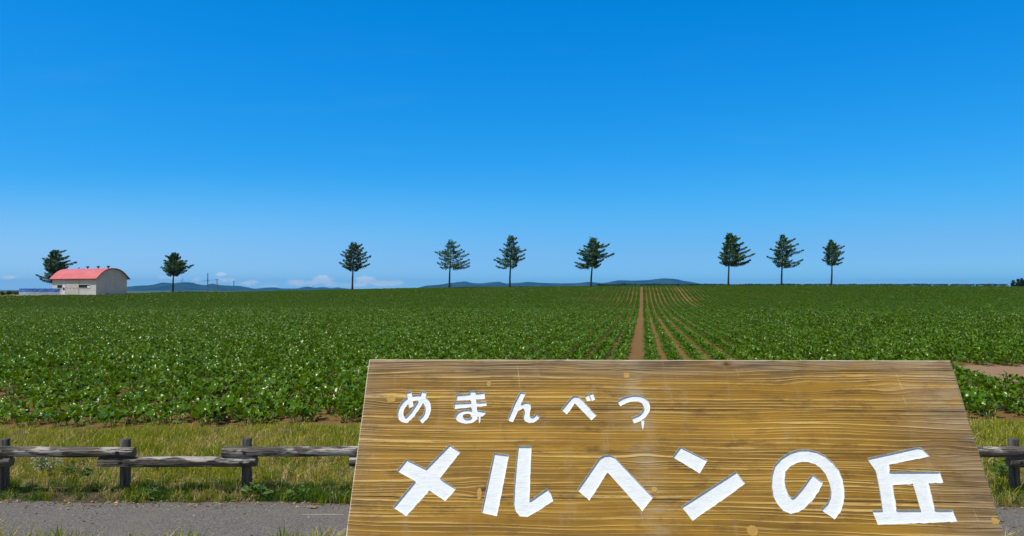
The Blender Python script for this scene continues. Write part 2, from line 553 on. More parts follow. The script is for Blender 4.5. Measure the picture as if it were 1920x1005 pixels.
# ------------------------------------------------------------------ the sign board
STROKES = [(0,[(125.2,-108.2),(140.8,-103.1),(144.2,-122.5),(150.7,-151.8),(139.0,-158.5),(130.0,-126.8)]),(0,[(170.5,-102.9),(169.5,-108.0),(168.1,-115.2),(166.4,-122.8),(164.6,-129.4),(162.4,-134.9),(159.9,-140.3),(157.1,-145.8),(154.2,-151.2),(151.3,-156.6),(148.6,-161.8),(145.7,-166.6),(142.7,-171.1),(139.1,-175.7),(134.9,-180.6),(130.9,-184.9),(128.1,-188.0),(140.8,-200.3),(143.5,-197.3),(147.6,-192.8),(152.2,-187.6),(156.4,-182.2),(160.0,-176.9),(163.2,-171.5),(166.2,-166.1),(169.0,-160.6),(172.0,-155.1),(175.0,-149.4),(177.9,-143.2),(180.5,-136.4),(182.8,-128.7),(184.6,-120.4),(186.1,-113.0),(187.1,-108.0)]),(0,[(137.3,-184.2),(135.2,-184.5),(132.7,-184.9),(130.7,-185.1),(129.7,-185.0),(128.6,-184.6),(127.2,-183.9),(126.2,-183.1),(125.5,-182.3),(124.7,-180.9),(123.9,-178.6),(123.2,-175.9),(122.9,-173.1),(122.9,-170.2),(123.2,-166.9),(124.0,-163.6),(125.0,-160.3),(126.7,-156.7),(128.9,-152.9),(131.4,-149.2),(133.9,-146.0),(136.5,-143.4),(139.4,-141.0),(142.5,-139.0),(145.6,-137.3),(148.7,-135.9),(151.8,-134.9),(155.0,-134.2),(158.2,-133.8),(161.5,-133.7),(164.9,-134.0),(168.0,-134.5),(170.7,-135.3),(173.2,-136.4),(175.5,-137.8),(177.7,-139.5),(179.5,-141.3),(181.1,-143.4),(182.7,-145.9),(183.9,-148.6),(184.9,-151.4),(185.5,-154.2),(185.8,-157.4),(185.8,-160.9),(185.5,-164.5),(185.1,-168.0),(184.4,-171.5),(183.4,-174.6),(182.1,-177.4),(179.7,-180.8),(176.1,-184.8),(172.4,-188.7),(169.8,-191.4),(182.6,-204.5),(185.2,-201.8),(189.1,-197.8),(193.5,-192.9),(197.2,-187.8),(199.7,-182.5),(201.3,-177.4),(202.3,-172.5),(202.9,-167.8),(203.3,-163.0),(203.3,-157.9),(202.8,-152.8),(201.7,-147.7),(200.1,-142.8),(197.9,-138.0),(195.2,-133.5),(192.0,-129.4),(188.4,-125.8),(184.3,-122.6),(180.0,-120.0),(175.3,-117.9),(170.4,-116.4),(165.3,-115.6),(160.3,-115.2),(155.4,-115.3),(150.7,-115.9),(145.9,-116.9),(141.3,-118.5),(136.8,-120.4),(132.5,-122.8),(128.3,-125.7),(124.2,-129.0),(120.4,-132.8),(116.9,-137.2),(113.7,-142.0),(110.9,-147.0),(108.6,-152.0),(107.0,-157.1),(105.9,-162.3),(105.4,-167.4),(105.4,-172.4),(106.0,-177.5),(107.2,-182.5),(109.0,-187.3),(111.6,-191.9),(115.1,-195.9),(119.0,-198.9),(123.0,-201.0),(127.3,-202.5),(132.1,-203.1),(136.3,-202.8),(139.4,-202.3),(141.3,-202.0)]),(1,[(276.8,-115.0),(359.6,-106.8),(362.8,-127.8),(279.3,-134.1)]),(1,[(271.8,-140.8),(366.7,-136.2),(368.3,-149.7),(272.0,-159.9)]),(1,[(315.8,-102.3),(332.4,-102.3),(340.6,-161.2),(342.7,-181.7),(333.7,-189.9),(325.3,-179.8),(324.0,-161.3)]),(1,[(343.7,-180.8),(343.7,-185.9),(341.9,-190.9),(338.3,-195.3),(333.3,-199.1),(327.0,-202.0),(319.8,-203.8),(312.1,-204.4),(304.4,-203.9),(297.0,-202.2),(290.4,-199.4),(284.9,-195.7),(280.9,-191.2),(278.5,-186.3),(278.0,-181.2),(299.3,-181.3),(299.5,-183.1),(300.4,-184.9),(302.0,-186.5),(304.2,-187.8),(306.8,-188.8),(309.7,-189.4),(312.7,-189.6),(315.7,-189.4),(318.6,-188.7),(321.0,-187.7),(323.0,-186.3),(324.4,-184.7),(325.1,-183.0),(325.2,-181.1)]),(1,[(278.2,-185.0),(278.1,-179.9),(279.9,-174.9),(283.4,-170.4),(288.5,-166.6),(294.8,-163.6),(302.0,-161.8),(309.8,-161.2),(317.6,-161.7),(325.0,-163.5),(331.7,-166.3),(337.1,-170.1),(341.1,-174.6),(343.4,-179.5),(343.9,-184.6),(325.2,-182.5),(325.0,-180.7),(324.1,-178.9),(322.6,-177.3),(320.4,-175.9),(317.8,-174.9),(314.9,-174.3),(311.9,-174.1),(308.8,-174.3),(306.0,-175.0),(303.5,-176.0),(301.5,-177.4),(300.1,-179.0),(299.4,-180.8),(299.4,-182.6)]),(1,[(339.2,-162.2),(363.6,-166.8),(366.3,-175.0),(358.8,-182.0),(340.3,-184.2)]),(2,[(466.8,-105.6),(483.3,-109.6),(463.6,-159.4),(447.5,-199.0),(431.0,-193.4),(451.3,-138.1)]),(2,[(459.2,-152.0),(469.2,-143.9),(480.6,-137.2),(490.2,-137.4),(497.4,-143.8),(499.0,-156.6),(496.1,-169.8),(495.7,-179.9),(500.8,-183.5),(507.6,-180.8),(514.3,-172.4),(525.2,-184.2),(518.9,-192.1),(508.9,-199.2),(495.2,-201.3),(483.9,-196.7),(477.5,-188.4),(477.3,-176.5),(479.9,-164.6),(478.8,-157.2),(473.2,-158.0),(462.0,-166.1)]),(3,[(588.6,-160.1),(617.8,-122.5),(626.8,-117.1),(638.2,-118.4),(646.9,-125.1),(690.5,-177.9),(675.8,-192.4),(628.8,-140.4),(604.8,-175.0)]),(3,[(657.3,-115.6),(668.3,-110.7),(675.3,-131.7),(665.6,-133.8)]),(3,[(671.4,-108.8),(681.2,-106.8),(688.0,-128.9),(678.8,-133.0)]),(4,[(761.5,-148.7),(765.0,-146.6),(769.7,-143.5),(774.8,-140.5),(779.5,-138.2),(784.2,-136.6),(789.5,-135.2),(794.9,-134.1),(799.9,-133.4),(804.7,-133.1),(809.2,-133.1),(813.1,-133.5),(816.4,-134.3),(819.3,-135.5),(822.0,-137.3),(824.3,-139.3),(826.0,-141.3),(827.3,-143.7),(828.2,-146.6),(828.8,-149.7),(828.9,-152.3),(828.5,-154.6),(827.7,-157.2),(826.3,-160.0),(824.5,-162.9),(822.5,-165.7),(820.3,-168.3),(817.5,-170.8),(814.3,-173.2),(809.3,-175.9),(802.9,-178.9),(796.5,-181.6),(792.0,-183.6),(797.9,-200.8),(802.3,-198.9),(808.8,-196.0),(816.1,-192.7),(822.6,-189.1),(827.8,-185.3),(832.1,-181.4),(835.8,-177.3),(839.0,-173.0),(841.8,-168.4),(844.2,-163.3),(846.0,-157.8),(846.9,-152.0),(846.7,-146.1),(845.7,-140.3),(843.8,-134.7),(841.1,-129.5),(837.5,-125.0),(833.2,-121.3),(828.4,-118.2),(823.0,-115.8),(817.3,-114.4),(811.3,-113.8),(805.4,-113.8),(799.4,-114.2),(793.2,-115.0),(786.8,-116.3),(780.3,-118.1),(773.9,-120.3),(767.4,-123.4),(761.3,-127.0),(756.3,-130.3),(752.9,-132.4)]),(5,[(265.8,-267.6),(299.2,-289.4),(238.2,-374.9),(160.6,-469.2),(121.5,-445.7),(176.6,-371.5),(203.2,-337.9)]),(5,[(145.3,-311.3),(203.2,-337.9),(242.7,-362.9),(293.2,-394.0),(265.3,-427.2),(176.7,-372.8),(121.7,-345.3)]),(6,[(395.9,-291.4),(438.4,-296.5),(409.7,-466.2),(366.7,-457.4)]),(6,[(463.8,-270.8),(502.1,-270.5),(499.9,-327.1),(497.5,-424.2),(546.3,-390.6),(556.7,-404.2),(562.6,-424.7),(514.0,-455.7),(493.5,-466.7),(472.9,-466.2),(459.2,-451.3),(454.1,-429.7),(455.7,-380.6),(459.8,-316.7)]),(7,[(629.8,-393.4),(694.4,-303.1),(707.4,-295.2),(722.9,-294.3),(736.7,-299.9),(836.1,-411.6),(805.0,-448.1),(715.1,-342.6),(662.5,-421.1)]),(8,[(923.6,-268.7),(994.9,-306.2),(969.8,-343.9),(899.6,-298.5)]),(8,[(911.1,-434.9),(1070.1,-337.9),(1090.1,-371.4),(937.4,-472.1)]),(9,[(1276.6,-343.4),(1253.0,-371.1),(1231.0,-393.9),(1216.9,-406.9),(1209.2,-408.5),(1201.9,-398.7),(1197.5,-380.7),(1198.0,-359.5),(1204.6,-337.9),(1217.5,-323.9),(1236.0,-313.4),(1255.0,-308.6),(1273.1,-309.3),(1290.2,-315.4),(1303.3,-326.2),(1313.6,-343.0),(1318.4,-364.4),(1318.8,-385.5),(1313.8,-403.5),(1302.9,-421.4),(1282.0,-438.7),(1313.7,-463.6),(1332.1,-444.5),(1345.7,-420.9),(1354.4,-388.1),(1355.6,-357.9),(1350.3,-331.9),(1336.9,-308.8),(1319.2,-290.1),(1300.0,-279.2),(1276.4,-274.0),(1251.8,-274.8),(1225.9,-283.0),(1198.8,-299.0),(1178.7,-319.5),(1167.2,-344.4),(1161.4,-372.0),(1161.2,-402.1),(1169.3,-425.8),(1182.7,-443.3),(1200.6,-450.4),(1222.0,-445.8),(1241.7,-433.8),(1266.4,-411.4),(1285.2,-390.3),(1301.1,-366.1)]),(10,[(1434.3,-298.0),(1579.6,-265.3),(1589.7,-267.4),(1605.6,-290.9),(1490.8,-314.6),(1449.7,-330.1)]),(10,[(1447.3,-320.9),(1491.0,-312.1),(1486.5,-341.4),(1486.2,-371.8),(1480.4,-448.6),(1442.6,-449.0),(1448.6,-387.2),(1450.7,-332.6)]),(10,[(1478.4,-335.4),(1621.7,-333.4),(1623.2,-362.9),(1473.0,-371.3)]),(10,[(1541.8,-356.1),(1584.2,-355.7),(1581.0,-447.4),(1544.8,-447.8)]),(10,[(1416.9,-439.2),(1627.4,-435.9),(1630.7,-465.5),(1423.9,-476.6)])]
DRIPS = [(1, [(346.5, -179.6), (353.2, -179.6), (352.8, -197.9), (350.8, -205.6), (348.1, -197.9)]), (4, [(819.6, -192.8), (828.0, -192.8), (826.8, -203.1), (825.2, -212.2), (822.1, -222.4), (820.2, -213.5), (818.9, -203.2)])]
PLUGS = [(81.9, -130.0, 13.1, 11.5), (373.7, -81.2, 6.6, 9.8), (785.5, -52.4, 9.8, 9.8), (359.5, -407.3, 6.6, 16.4), (841.9, -390.5, 8.2, 8.2), (1093.0, -496.4, 14.8, 14.8), (1729.9, -463.9, 11.5, 8.2)]
KNOTS = [(1084.8, -15.3), (1548.6, -88.5), (1644.6, -282.4), (367.9, -395.4), (85.1, -130.0), (785.5, -52.4), (1305.5, -81.1), (823.0, -307.4)]
SEAMS = [-35.0, -159.4, -286.2, -417.0]


SIGN_O = Vector((-0.44028571, 2.30698497, 1.88487132))
SIGN_U = Vector((0.99878578, -0.04918581, 0.00277839))
SIGN_V = Vector((0.0219996, 0.49577335, 0.86817326))
SIGN_N = Vector((-0.04407925, -0.86705798, 0.49625344))
SIGN_W, SIGN_H, SIGN_T = 1.7442, 0.66, 0.045


def b_board(N, p):
    c = N.obj()
    u, v, w = N.sep(c)
    idx = None
    for s in SEAMS:
        st = N.math('GREATER_THAN', s / 1000.0, v)
        idx = st if idx is None else N.math('ADD', idx, st)
    off = N.math('MULTIPLY', idx, 7.31)
    # slow bending of the grain, and swirls round the knots
    warp = N.math('MULTIPLY', N.math('SUBTRACT', N.noise(N.xyz(N.math('MULTIPLY', u, 1.0), N.math('MULTIPLY', v, 4.5), off), 1.0, 2, .5), .5), .068)
    wig = N.math('MULTIPLY', N.math('SUBTRACT', N.noise(N.xyz(N.math('MULTIPLY', u, 9.0), N.math('MULTIPLY', v, 30.0), off), 1.0, 2, .5), .5), .0035)
    vv = N.math('ADD', N.math('ADD', v, warp), wig)
    kmask = None
    for i, (ku, kv) in enumerate(KNOTS):
        du = N.math('SUBTRACT', u, ku / 1000)
        dv = N.math('SUBTRACT', v, kv / 1000)
        r2 = N.math('ADD', N.math('MULTIPLY', N.math('MULTIPLY', du, du), 1 / .055 ** 2), N.math('MULTIPLY', N.math('MULTIPLY', dv, dv), 1 / .022 ** 2))
        g = N.math('POWER', 2.718, N.math('MULTIPLY', r2, -1.0))
        vv = N.math('SUBTRACT', vv, N.math('MULTIPLY', N.math('MULTIPLY', dv, g), .72))
        if i in (0, 3):
            r3 = N.math('ADD', N.math('MULTIPLY', N.math('MULTIPLY', du, du), 1 / .020 ** 2), N.math('MULTIPLY', N.math('MULTIPLY', dv, dv), 1 / .011 ** 2))
            r3 = N.math('MULTIPLY', r3, N.lin(N.noise(c, 70, 3), .3, .7, .3, 1.9))
            k = N.math('POWER', 2.718, N.math('MULTIPLY', r3, -1.0))
            kmask = k if kmask is None else N.math('MAXIMUM', kmask, k)
    # ring lines: bright hard late wood, irregular spacing
    irr = N.noise(N.xyz(N.math('MULTIPLY', u, .35), N.math('MULTIPLY', vv, 26.0), off), 1.0, 3, .6)
    ph = N.math('ADD', N.math('MULTIPLY', vv, 92.0), N.math('MULTIPLY', irr, 4.6))
    sn = N.math('ADD', N.math('MULTIPLY', N.math('SINE', N.math('MULTIPLY', ph, 6.2832)), .5), .5)
    ridge = N.math('POWER', sn, 3.2)
    amp = N.ramp(N.noise(N.xyz(N.math('MULTIPLY', u, 1.2), N.math('MULTIPLY', vv, 22.0), N.math('ADD', off, 3.0)), 1.0, 4, .65), .32, .60)
    brk = N.ramp(N.noise(N.xyz(N.math('MULTIPLY', u, 14.0), N.math('MULTIPLY', v, 120.0), off), 1.0, 3, .6), .22, .50)
    ridge = N.math('MULTIPLY', N.math('MULTIPLY', ridge, amp), brk)
    fine = N.noise(N.xyz(N.math('MULTIPLY', u, 5.0), N.math('MULTIPLY', vv, 330.0), off), 1.0, 3, .65)
    mid = N.noise(N.xyz(N.math('MULTIPLY', u, 1.6), N.math('MULTIPLY', vv, 42.0), N.math('ADD', off, 9.0)), 1.0, 3, .6)
    big = N.noise(N.xyz(N.math('MULTIPLY', u, 2.2), N.math('MULTIPLY', v, 9.0), off), 1.0, 3, .55)
    col = N.mix(N.ramp(mid, .28, .72), (.185, .092, .010), (.345, .182, .020))
    col = N.mix(N.math('MULTIPLY', N.ramp(big, .42, .72), .55), col, (.46, .250, .024))
    col = N.mix(N.math('MULTIPLY', N.ramp(fine, .50, .75), .34), col, (.115, .055, .014))
    col = N.mix(N.math('MULTIPLY', ridge, .88), col, (.68, .47, .165))
    # dirty stains
    st = N.ramp(N.noise(N.xyz(N.math('MULTIPLY', u, 7.0), N.math('MULTIPLY', v, 22.0), 4.4), 1.0, 6, .75), .52, .72)
    col = N.mix(N.math('MULTIPLY', st, .62), col, (.085, .046, .018))
    # grey weathering towards the top rail and both ends
    wn = N.noise(N.xyz(N.math('MULTIPLY', u, 5.0), N.math('MULTIPLY', v, 22.0), 1.7), 1.0, 5, .7)
    top = N.ramp(v, -.085, -.008)
    le = N.math('SUBTRACT', 1.0, N.ramp(N.math('ADD', u, N.math('MULTIPLY', v, -.12)), .0, .13))
    re = N.ramp(u, 1.46, 1.74)
    wea = N.math('MAXIMUM', N.math('MULTIPLY', top, .95), N.math('MAXIMUM', N.math('MULTIPLY', le, .55), N.math('MULTIPLY', re, .85)))
    wea = N.math('MULTIPLY', wea, N.ramp(wn, .28, .52))
    col = N.mix(N.math('MULTIPLY', wea, .88), col, N.mix(N.ramp(N.math('ADD', N.math('MULTIPLY', fine, .5), N.math('MULTIPLY', mid, .5)), .38, .60), (.085, .062, .042), (.370, .280, .180)))
    # bleached run below the top plug and scuffs
    run = N.math('POWER', 2.718, N.math('MULTIPLY', N.math('POWER', N.math('DIVIDE', N.math('SUBTRACT', N.math('ADD', u, N.math('MULTIPLY', wn, .06)), N.math('ADD', .82, N.math('MULTIPLY', v, -.11))), .045), 2.0), -1.0))
    run = N.math('MULTIPLY', run, N.ramp(N.noise(N.xyz(N.math('MULTIPLY', u, 9.0), N.math('MULTIPLY', v, 26.0), 8.8), 1.0, 4, .65), .35, .7))
    col = N.mix(N.math('MULTIPLY', run, .46), col, (.44, .37, .25))
    sc = N.ramp(N.noise(N.xyz(N.math('ADD', N.math('MULTIPLY', u, 170.0), N.math('MULTIPLY', v, 22.0)), N.math('MULTIPLY', v, 6.0), 2.0), 1.0, 1, .5), .745, .785)
    col = N.mix(N.math('MULTIPLY', sc, .42), col, (.66, .56, .40))
    vs = N.ramp(N.noise(N.xyz(N.math('MULTIPLY', u, 16.0), N.math('MULTIPLY', v, 3.5), 12.0), 1.0, 4, .65), .54, .76)
    col = N.mix(N.math('MULTIPLY', vs, .30), col, (.42, .33, .19))
    mo = N.ramp(N.noise(N.xyz(N.math('MULTIPLY', u, 8.0), N.math('MULTIPLY', v, 13.0), 21.0), 1.0, 5, .7), .50, .72)
    col = N.mix(N.math('MULTIPLY', mo, .48), col, (.120, .062, .018))
    sf = N.ramp(N.noise(N.xyz(N.math('MULTIPLY', u, 30.0), N.math('MULTIPLY', v, 70.0), 6.0), 1.0, 4, .7), .70, .80)
    col = N.mix(N.math('MULTIPLY', sf, .6), col, (.62, .55, .42))
    if kmask is not None:
        col = N.mix(N.math('MULTIPLY', N.ramp(kmask, .2, .7), .75), col, (.17, .085, .025))
        col = N.mix(N.math('MULTIPLY', N.ramp(kmask, .75, .95), .8), col, (.05, .028, .014))
    tn = N.new('ShaderNodeTexWhiteNoise', noise_dimensions='1D')
    N.put(tn.inputs['W'], off)
    col = N.mix(N.math('MULTIPLY', tn.outputs[0], .22), col, N.mix(1.0, col, (.70, .60, .55), 'MULTIPLY'))
    # plank joints and drying cracks
    for s in SEAMS:
        d = N.math('ABSOLUTE', N.math('SUBTRACT', N.math('ADD', v, N.math('MULTIPLY', wig, .2)), s / 1000))
        k = N.math('SUBTRACT', 1.0, N.ramp(d, .0007, .0020))
        k = N.math('MULTIPLY', k, N.ramp(N.noise(N.xyz(N.math('MULTIPLY', u, 3.0), s, 0), 1.0, 2, .5), .42, .54))
        col = N.mix(N.math('MULTIPLY', k, .85), col, (.035, .022, .012))
    worn = N.ramp(w, -.0004, -.0030)
    col = N.mix(N.math('MULTIPLY', worn, N.math('MULTIPLY', N.ramp(wn, .25, .45), .9)), col, (.60, .50, .36))
    N.put(p.inputs['Base Color'], col)
    h = N.math('ADD', N.math('MULTIPLY', ridge, 1.0), N.math('MULTIPLY', fine, .55))
    N.put(p.inputs['Normal'], N.bump(h, .9, .0022))
    N.put(p.inputs['Roughness'], N.lin(mid, .3, .7, .62, .8))


def b_paint(N, p):
    c = N.obj()
    u, v, w = N.sep(c)
    n1 = N.noise(N.xyz(N.math('MULTIPLY', u, 26.0), N.math('MULTIPLY', v, 60.0), w), 1.0, 4, .6)
    n2 = N.noise(N.xyz(N.math('MULTIPLY', u, 60.0), N.math('MULTIPLY', v, 240.0), w), 1.0, 3, .6)
    col = N.mix(N.math('MULTIPLY', N.ramp(n1, .48, .72), .6), (.77, .80, .83), (.62, .66, .71))
    col = N.mix(N.math('MULTIPLY', N.ramp(n2, .67, .76), .55), col, (.42, .42, .43))
    N.put(p.inputs['Base Color'], col)
    N.put(p.inputs['Normal'], N.bump(N.math('ADD', n1, N.math('MULTIPLY', n2, .5)), .8, .0018))


M_board = material('weathered_board', b_board, rough=.7, spec=.28)
M_paint = material('white_paint', b_paint, rough=.6, spec=.25)
M_plug = varied('pale_wood_plug', (.52, .32, .085), (.42, .25, .065), 60, .75, .2)
M_leg = varied('brown_post_wood', (.16, .085, .03), (.27, .15, .055), 8, .8, .2)


def resample(poly, step):
    out = []
    n = len(poly)
    for i in range(n):
        a, b = Vector(poly[i]), Vector(poly[(i + 1) % n])
        k = max(1, int((b - a).length / step))
        for j in range(k):
            out.append(a + (b - a) * (j / k))
    return out


def area(poly):
    return .5 * sum(a[0] * b[1] - b[0] * a[1] for a, b in zip(poly, poly[1:] + poly[:1]))


def inside(p, poly):
    c = False
    j = len(poly) - 1
    for i in range(len(poly)):
        a, b = poly[i], poly[j]
        if (a[1] > p[1]) != (b[1] > p[1]) and p[0] < (b[0] - a[0]) * (p[1] - a[1]) / (b[1] - a[1]) + a[0]:
            c = not c
        j = i
    return c


def build_sign():
    rng = random.Random(11)
    root = empty('wooden_sign')
    tag(root, 'tilted brown wooden sign board with carved white Japanese lettering in the foreground', 'sign')
    R = Matrix((SIGN_U, SIGN_V, SIGN_N)).transposed().to_4x4()
    R.translation = SIGN_O
    foot = Vector((SIGN_O + SIGN_U * SIGN_W / 2))
    root.location = (foot.x, foot.y, 0)
    inv = Matrix.Translation((-foot.x, -foot.y, 0))

    def place(o):
        o.parent = root
        o.matrix_parent_inverse = Matrix.Identity(4)
        o.matrix_basis = inv @ R
        return o
    W, H, T, ch = SIGN_W, SIGN_H, SIGN_T, .0045
    # outline with slightly worn edges
    out = []
    for i in range(60):
        out.append((W * i / 60, 0, 1))
    for i in range(24):
        out.append((W, -H * i / 24, 0))
    for i in range(60):
        out.append((W - W * i / 60, -H, 3))
    for i in range(24):
        out.append((0, -H + H * i / 24, 2))
    n = len(out)
    front, side, back = [], [], []
    for i, (x, y, s) in enumerate(out):
        cx_, cy_ = W / 2, -H / 2
        k = .0016 * mnoise.noise(Vector((x * 9, y * 9, 3)))
        px = x + (k if s in (0, 2) else 0)
        py = y + (k * .6 if s in (1, 3) else 0)
        d = ch * (1 + .5 * mnoise.noise(Vector((x * 30, y * 30, 9))))
        ix = min(max(px, d), W - d) if s in (0, 2) or i % 60 == 0 else min(max(px, d), W - d)
        iy = min(max(py, -H + d), -d)
        front.append((ix, iy, 0))
        side.append((px, py, -ch))
        back.append((px, py, -T))
    m = MB()
    V = front + side + back
    F = [tuple(range(n)), tuple(2 * n + i for i in reversed(range(n)))]
    for i in range(n):
        j = (i + 1) % n
        F.append((i, n + i, n + j, j))
        F.append((n + i, 2 * n + i, 2 * n + j, n + j))
    m.add(V, F)
    board = m.build('board', [M_board, M_paint])
    # carve the strokes
    D = .0046
    polys = []
    for let, poly in STROKES:
        P = [(a / 1000, b / 1000) for a, b in poly]
        if area(P) < 0:
            P = P[::-1]
        P = resample(P, .007)
        P = [(q.x + .0004 * mnoise.noise(Vector((q.x * 260, q.y * 260, 1))), q.y + .0005 * mnoise.noise(Vector((q.x * 260, q.y * 260, 5)))) for q in P]
        polys.append((let, P))
    tmp = []
    for let, P in polys:
        c = MB()
        k = len(P)
        c.add([(x, y, .01) for x, y in P] + [(x, y, -D) for x, y in P],
              [tuple(range(k)), tuple(k + i for i in reversed(range(k)))] + [(i, k + i, k + (i + 1) % k, (i + 1) % k) for i in range(k)])
        o = c.build('cutter', [M_paint])
        tmp.append(o)
        md = board.modifiers.new('cut', 'BOOLEAN')
        md.operation = 'DIFFERENCE'
        md.solver = 'EXACT'
        md.object = o
    bpy.context.view_layer.update()
    dg = bpy.context.evaluated_depsgraph_get()
    me = bpy.data.meshes.new_from_object(board.evaluated_get(dg))
    board.modifiers.clear()
    for o in tmp:
        bpy.data.objects.remove(o)
    bm = bmesh.new()
    bm.from_mesh(me)
    rec = [f for f in bm.faces if all(v.co.z < 1e-5 and v.co.z > -D - 1e-4 for v in f.verts) and f.calc_center_median().z < -1e-4
           and .012 < f.calc_center_median().x < W - .012 and -H + .012 < f.calc_center_median().y < -.012]
    names = {}
    for f in rec:
        cc = f.calc_center_median()
        best = None
        for let, P in polys:
            if inside((cc.x, cc.y), P):
                best = let
                break
        if best is None:
            best = min(polys, key=lambda q: min((cc.x - a) ** 2 + (cc.y - b) ** 2 for a, b in q[1]))[0]
        names.setdefault(best, []).append(f)
    letters = {}
    for let, fs in names.items():
        q = MB()
        for f in fs:
            q.add([v.co for v in f.verts], [tuple(range(len(f.verts)))])
        letters[let] = q
    bmesh.ops.delete(bm, geom=rec, context='FACES')
    bm.to_mesh(me)
    bm.free()
    for pl in me.polygons:
        pl.material_index = 0
    board.data = me
    # thin ragged rim of paint on the face round every stroke
    for let, P in polys:
        others = [Q for l2, Q in polys if Q is not P and l2 == let]
        q = letters[let]
        k = len(P)
        off = []
        for i, (x, y) in enumerate(P):
            a, b = P[i - 1], P[(i + 1) % k]
            t = Vector((b[0] - a[0], b[1] - a[1])).normalized()
            nx, ny = t.y, -t.x
            low = max(0, nx * .6 - ny * .8)
            wd = .0001 + (.0016 * low + .0003) * max(0, .55 + 1.3 * mnoise.noise(Vector((x * 150, y * 150, 2))))
            off.append((x + nx * wd, y + ny * wd))
        for i in range(k):
            j = (i + 1) % k
            if any(inside(off[i], Q) or inside(off[j], Q) or inside(P[i], Q) or inside(P[j], Q) for Q in others):
                continue
            q.add([(P[i][0], P[i][1], .0002), (off[i][0], off[i][1], .0002), (off[j][0], off[j][1], .0002), (P[j][0], P[j][1], .0002)], [(0, 1, 2, 3)])
    for let, P in DRIPS:
        k = len(P)
        letters[let].add([(a / 1000, b / 1000, .0012 if i not in (0, 1) else .0006) for i, (a, b) in enumerate(P)] , [tuple(range(k))])
    place(board)
    for let in sorted(letters):
        o = letters[let].build('letter', M_paint, fix=False)
        b2 = bmesh.new()
        b2.from_mesh(o.data)
        bmesh.ops.remove_doubles(b2, verts=b2.verts, dist=1e-6)
        b2.to_mesh(o.data)
        b2.free()
        place(o)
    for (a, b, ra, rb) in PLUGS:
        q = MB()
        k = 14
        ring = []
        for i in range(k):
            t = 2 * math.pi * i / k
            rr = 1 + .42 * mnoise.noise(Vector((a + 3 * math.cos(t), b + 3 * math.sin(t), 1)))
            ring.append((a / 1000 + ra / 1000 * rr * math.cos(t), b / 1000 + rb / 1000 * rr * math.sin(t)))
        q.add([(x, y, .0007) for x, y in ring] + [(x, y, -.004) for x, y in ring], [tuple(range(k))] + [(i, k + i, k + (i + 1) % k, (i + 1) % k) for i in range(k)])
        place(q.build('plug', M_plug))
    # two posts behind carry the board
    for uu in (.30, W - .30):
        q = MB()
        topp = SIGN_O + SIGN_U * uu - SIGN_V * .10 - SIGN_N * (T + .046)
        q.tube([(topp.x - foot.x, topp.y - foot.y, -.1), (topp.x - foot.x, topp.y - foot.y, topp.z - .02)], [.045, .045], 14)
        q.tube([topp - Vector((foot.x, foot.y, 0)), SIGN_O + SIGN_U * uu - SIGN_V * (H - .06) - SIGN_N * (T + .046) - Vector((foot.x, foot.y, 0))], [.045, .045], 4)
        q.build('post', M_leg, root)


build_sign()


# ------------------------------------------------------------------ log fence
def b_log(N, p):
    c = N.obj()
    x, y, z = N.sep(c)
    st = N.noise(N.xyz(N.math('MULTIPLY', x, 1.5), N.math('MULTIPLY', y, 32.0), N.math('MULTIPLY', z, 32.0)), 1.0, 5, .75)
    pt = N.noise(N.xyz(N.math('MULTIPLY', x, 2.6), N.math('MULTIPLY', y, 9.0), N.math('MULTIPLY', z, 9.0)), 1.0, 4, .6)
    fn = N.noise(N.xyz(N.math('MULTIPLY', x, 5.0), N.math('MULTIPLY', y, 90.0), N.math('MULTIPLY', z, 90.0)), 1.0, 3, .6)
    col = N.mix(N.ramp(st, .36, .66), (.046, .040, .034), (.225, .195, .160))
    col = N.mix(N.math('MULTIPLY', N.ramp(pt, .50, .60), .85), col, (.52, .48, .43))
    col = N.mix(N.math('MULTIPLY', N.ramp(fn, .52, .62), .85), col, (.026, .023, .022))
    N.put(p.inputs['Base Color'], col)
    N.put(p.inputs['Normal'], N.bump(N.math('ADD', st, fn), 1.0, .014))


def b_post(N, p):
    c = N.obj()
    x, y, z = N.sep(c)
    st = N.noise(N.xyz(N.math('MULTIPLY', x, 34.0), N.math('MULTIPLY', y, 34.0), N.math('MULTIPLY', z, 2.2)), 1.0, 4, .65)
    fn = N.noise(N.xyz(N.math('MULTIPLY', x, 110.0), N.math('MULTIPLY', y, 110.0), N.math('MULTIPLY', z, 6.0)), 1.0, 3, .6)
    col = N.mix(N.ramp(st, .36, .66), (.050, .045, .040), (.175, .155, .132))
    col = N.mix(N.math('MULTIPLY', N.ramp(fn, .57, .70), .7), col, (.024, .022, .020))
    N.put(p.inputs['Base Color'], col)
    N.put(p.inputs['Normal'], N.bump(N.math('ADD', st, fn), 1.0, .014))


M_log = material('grey_log', b_log, rough=.85, spec=.2)
M_post = material('grey_post', b_post, rough=.85, spec=.2)
M_logend = varied('cut_log_end', (.10, .085, .07), (.22, .18, .14), 40, .9, .1)
M_bolt = material('dark_bolt', None, (.03, .03, .032), .5, .5, .6)


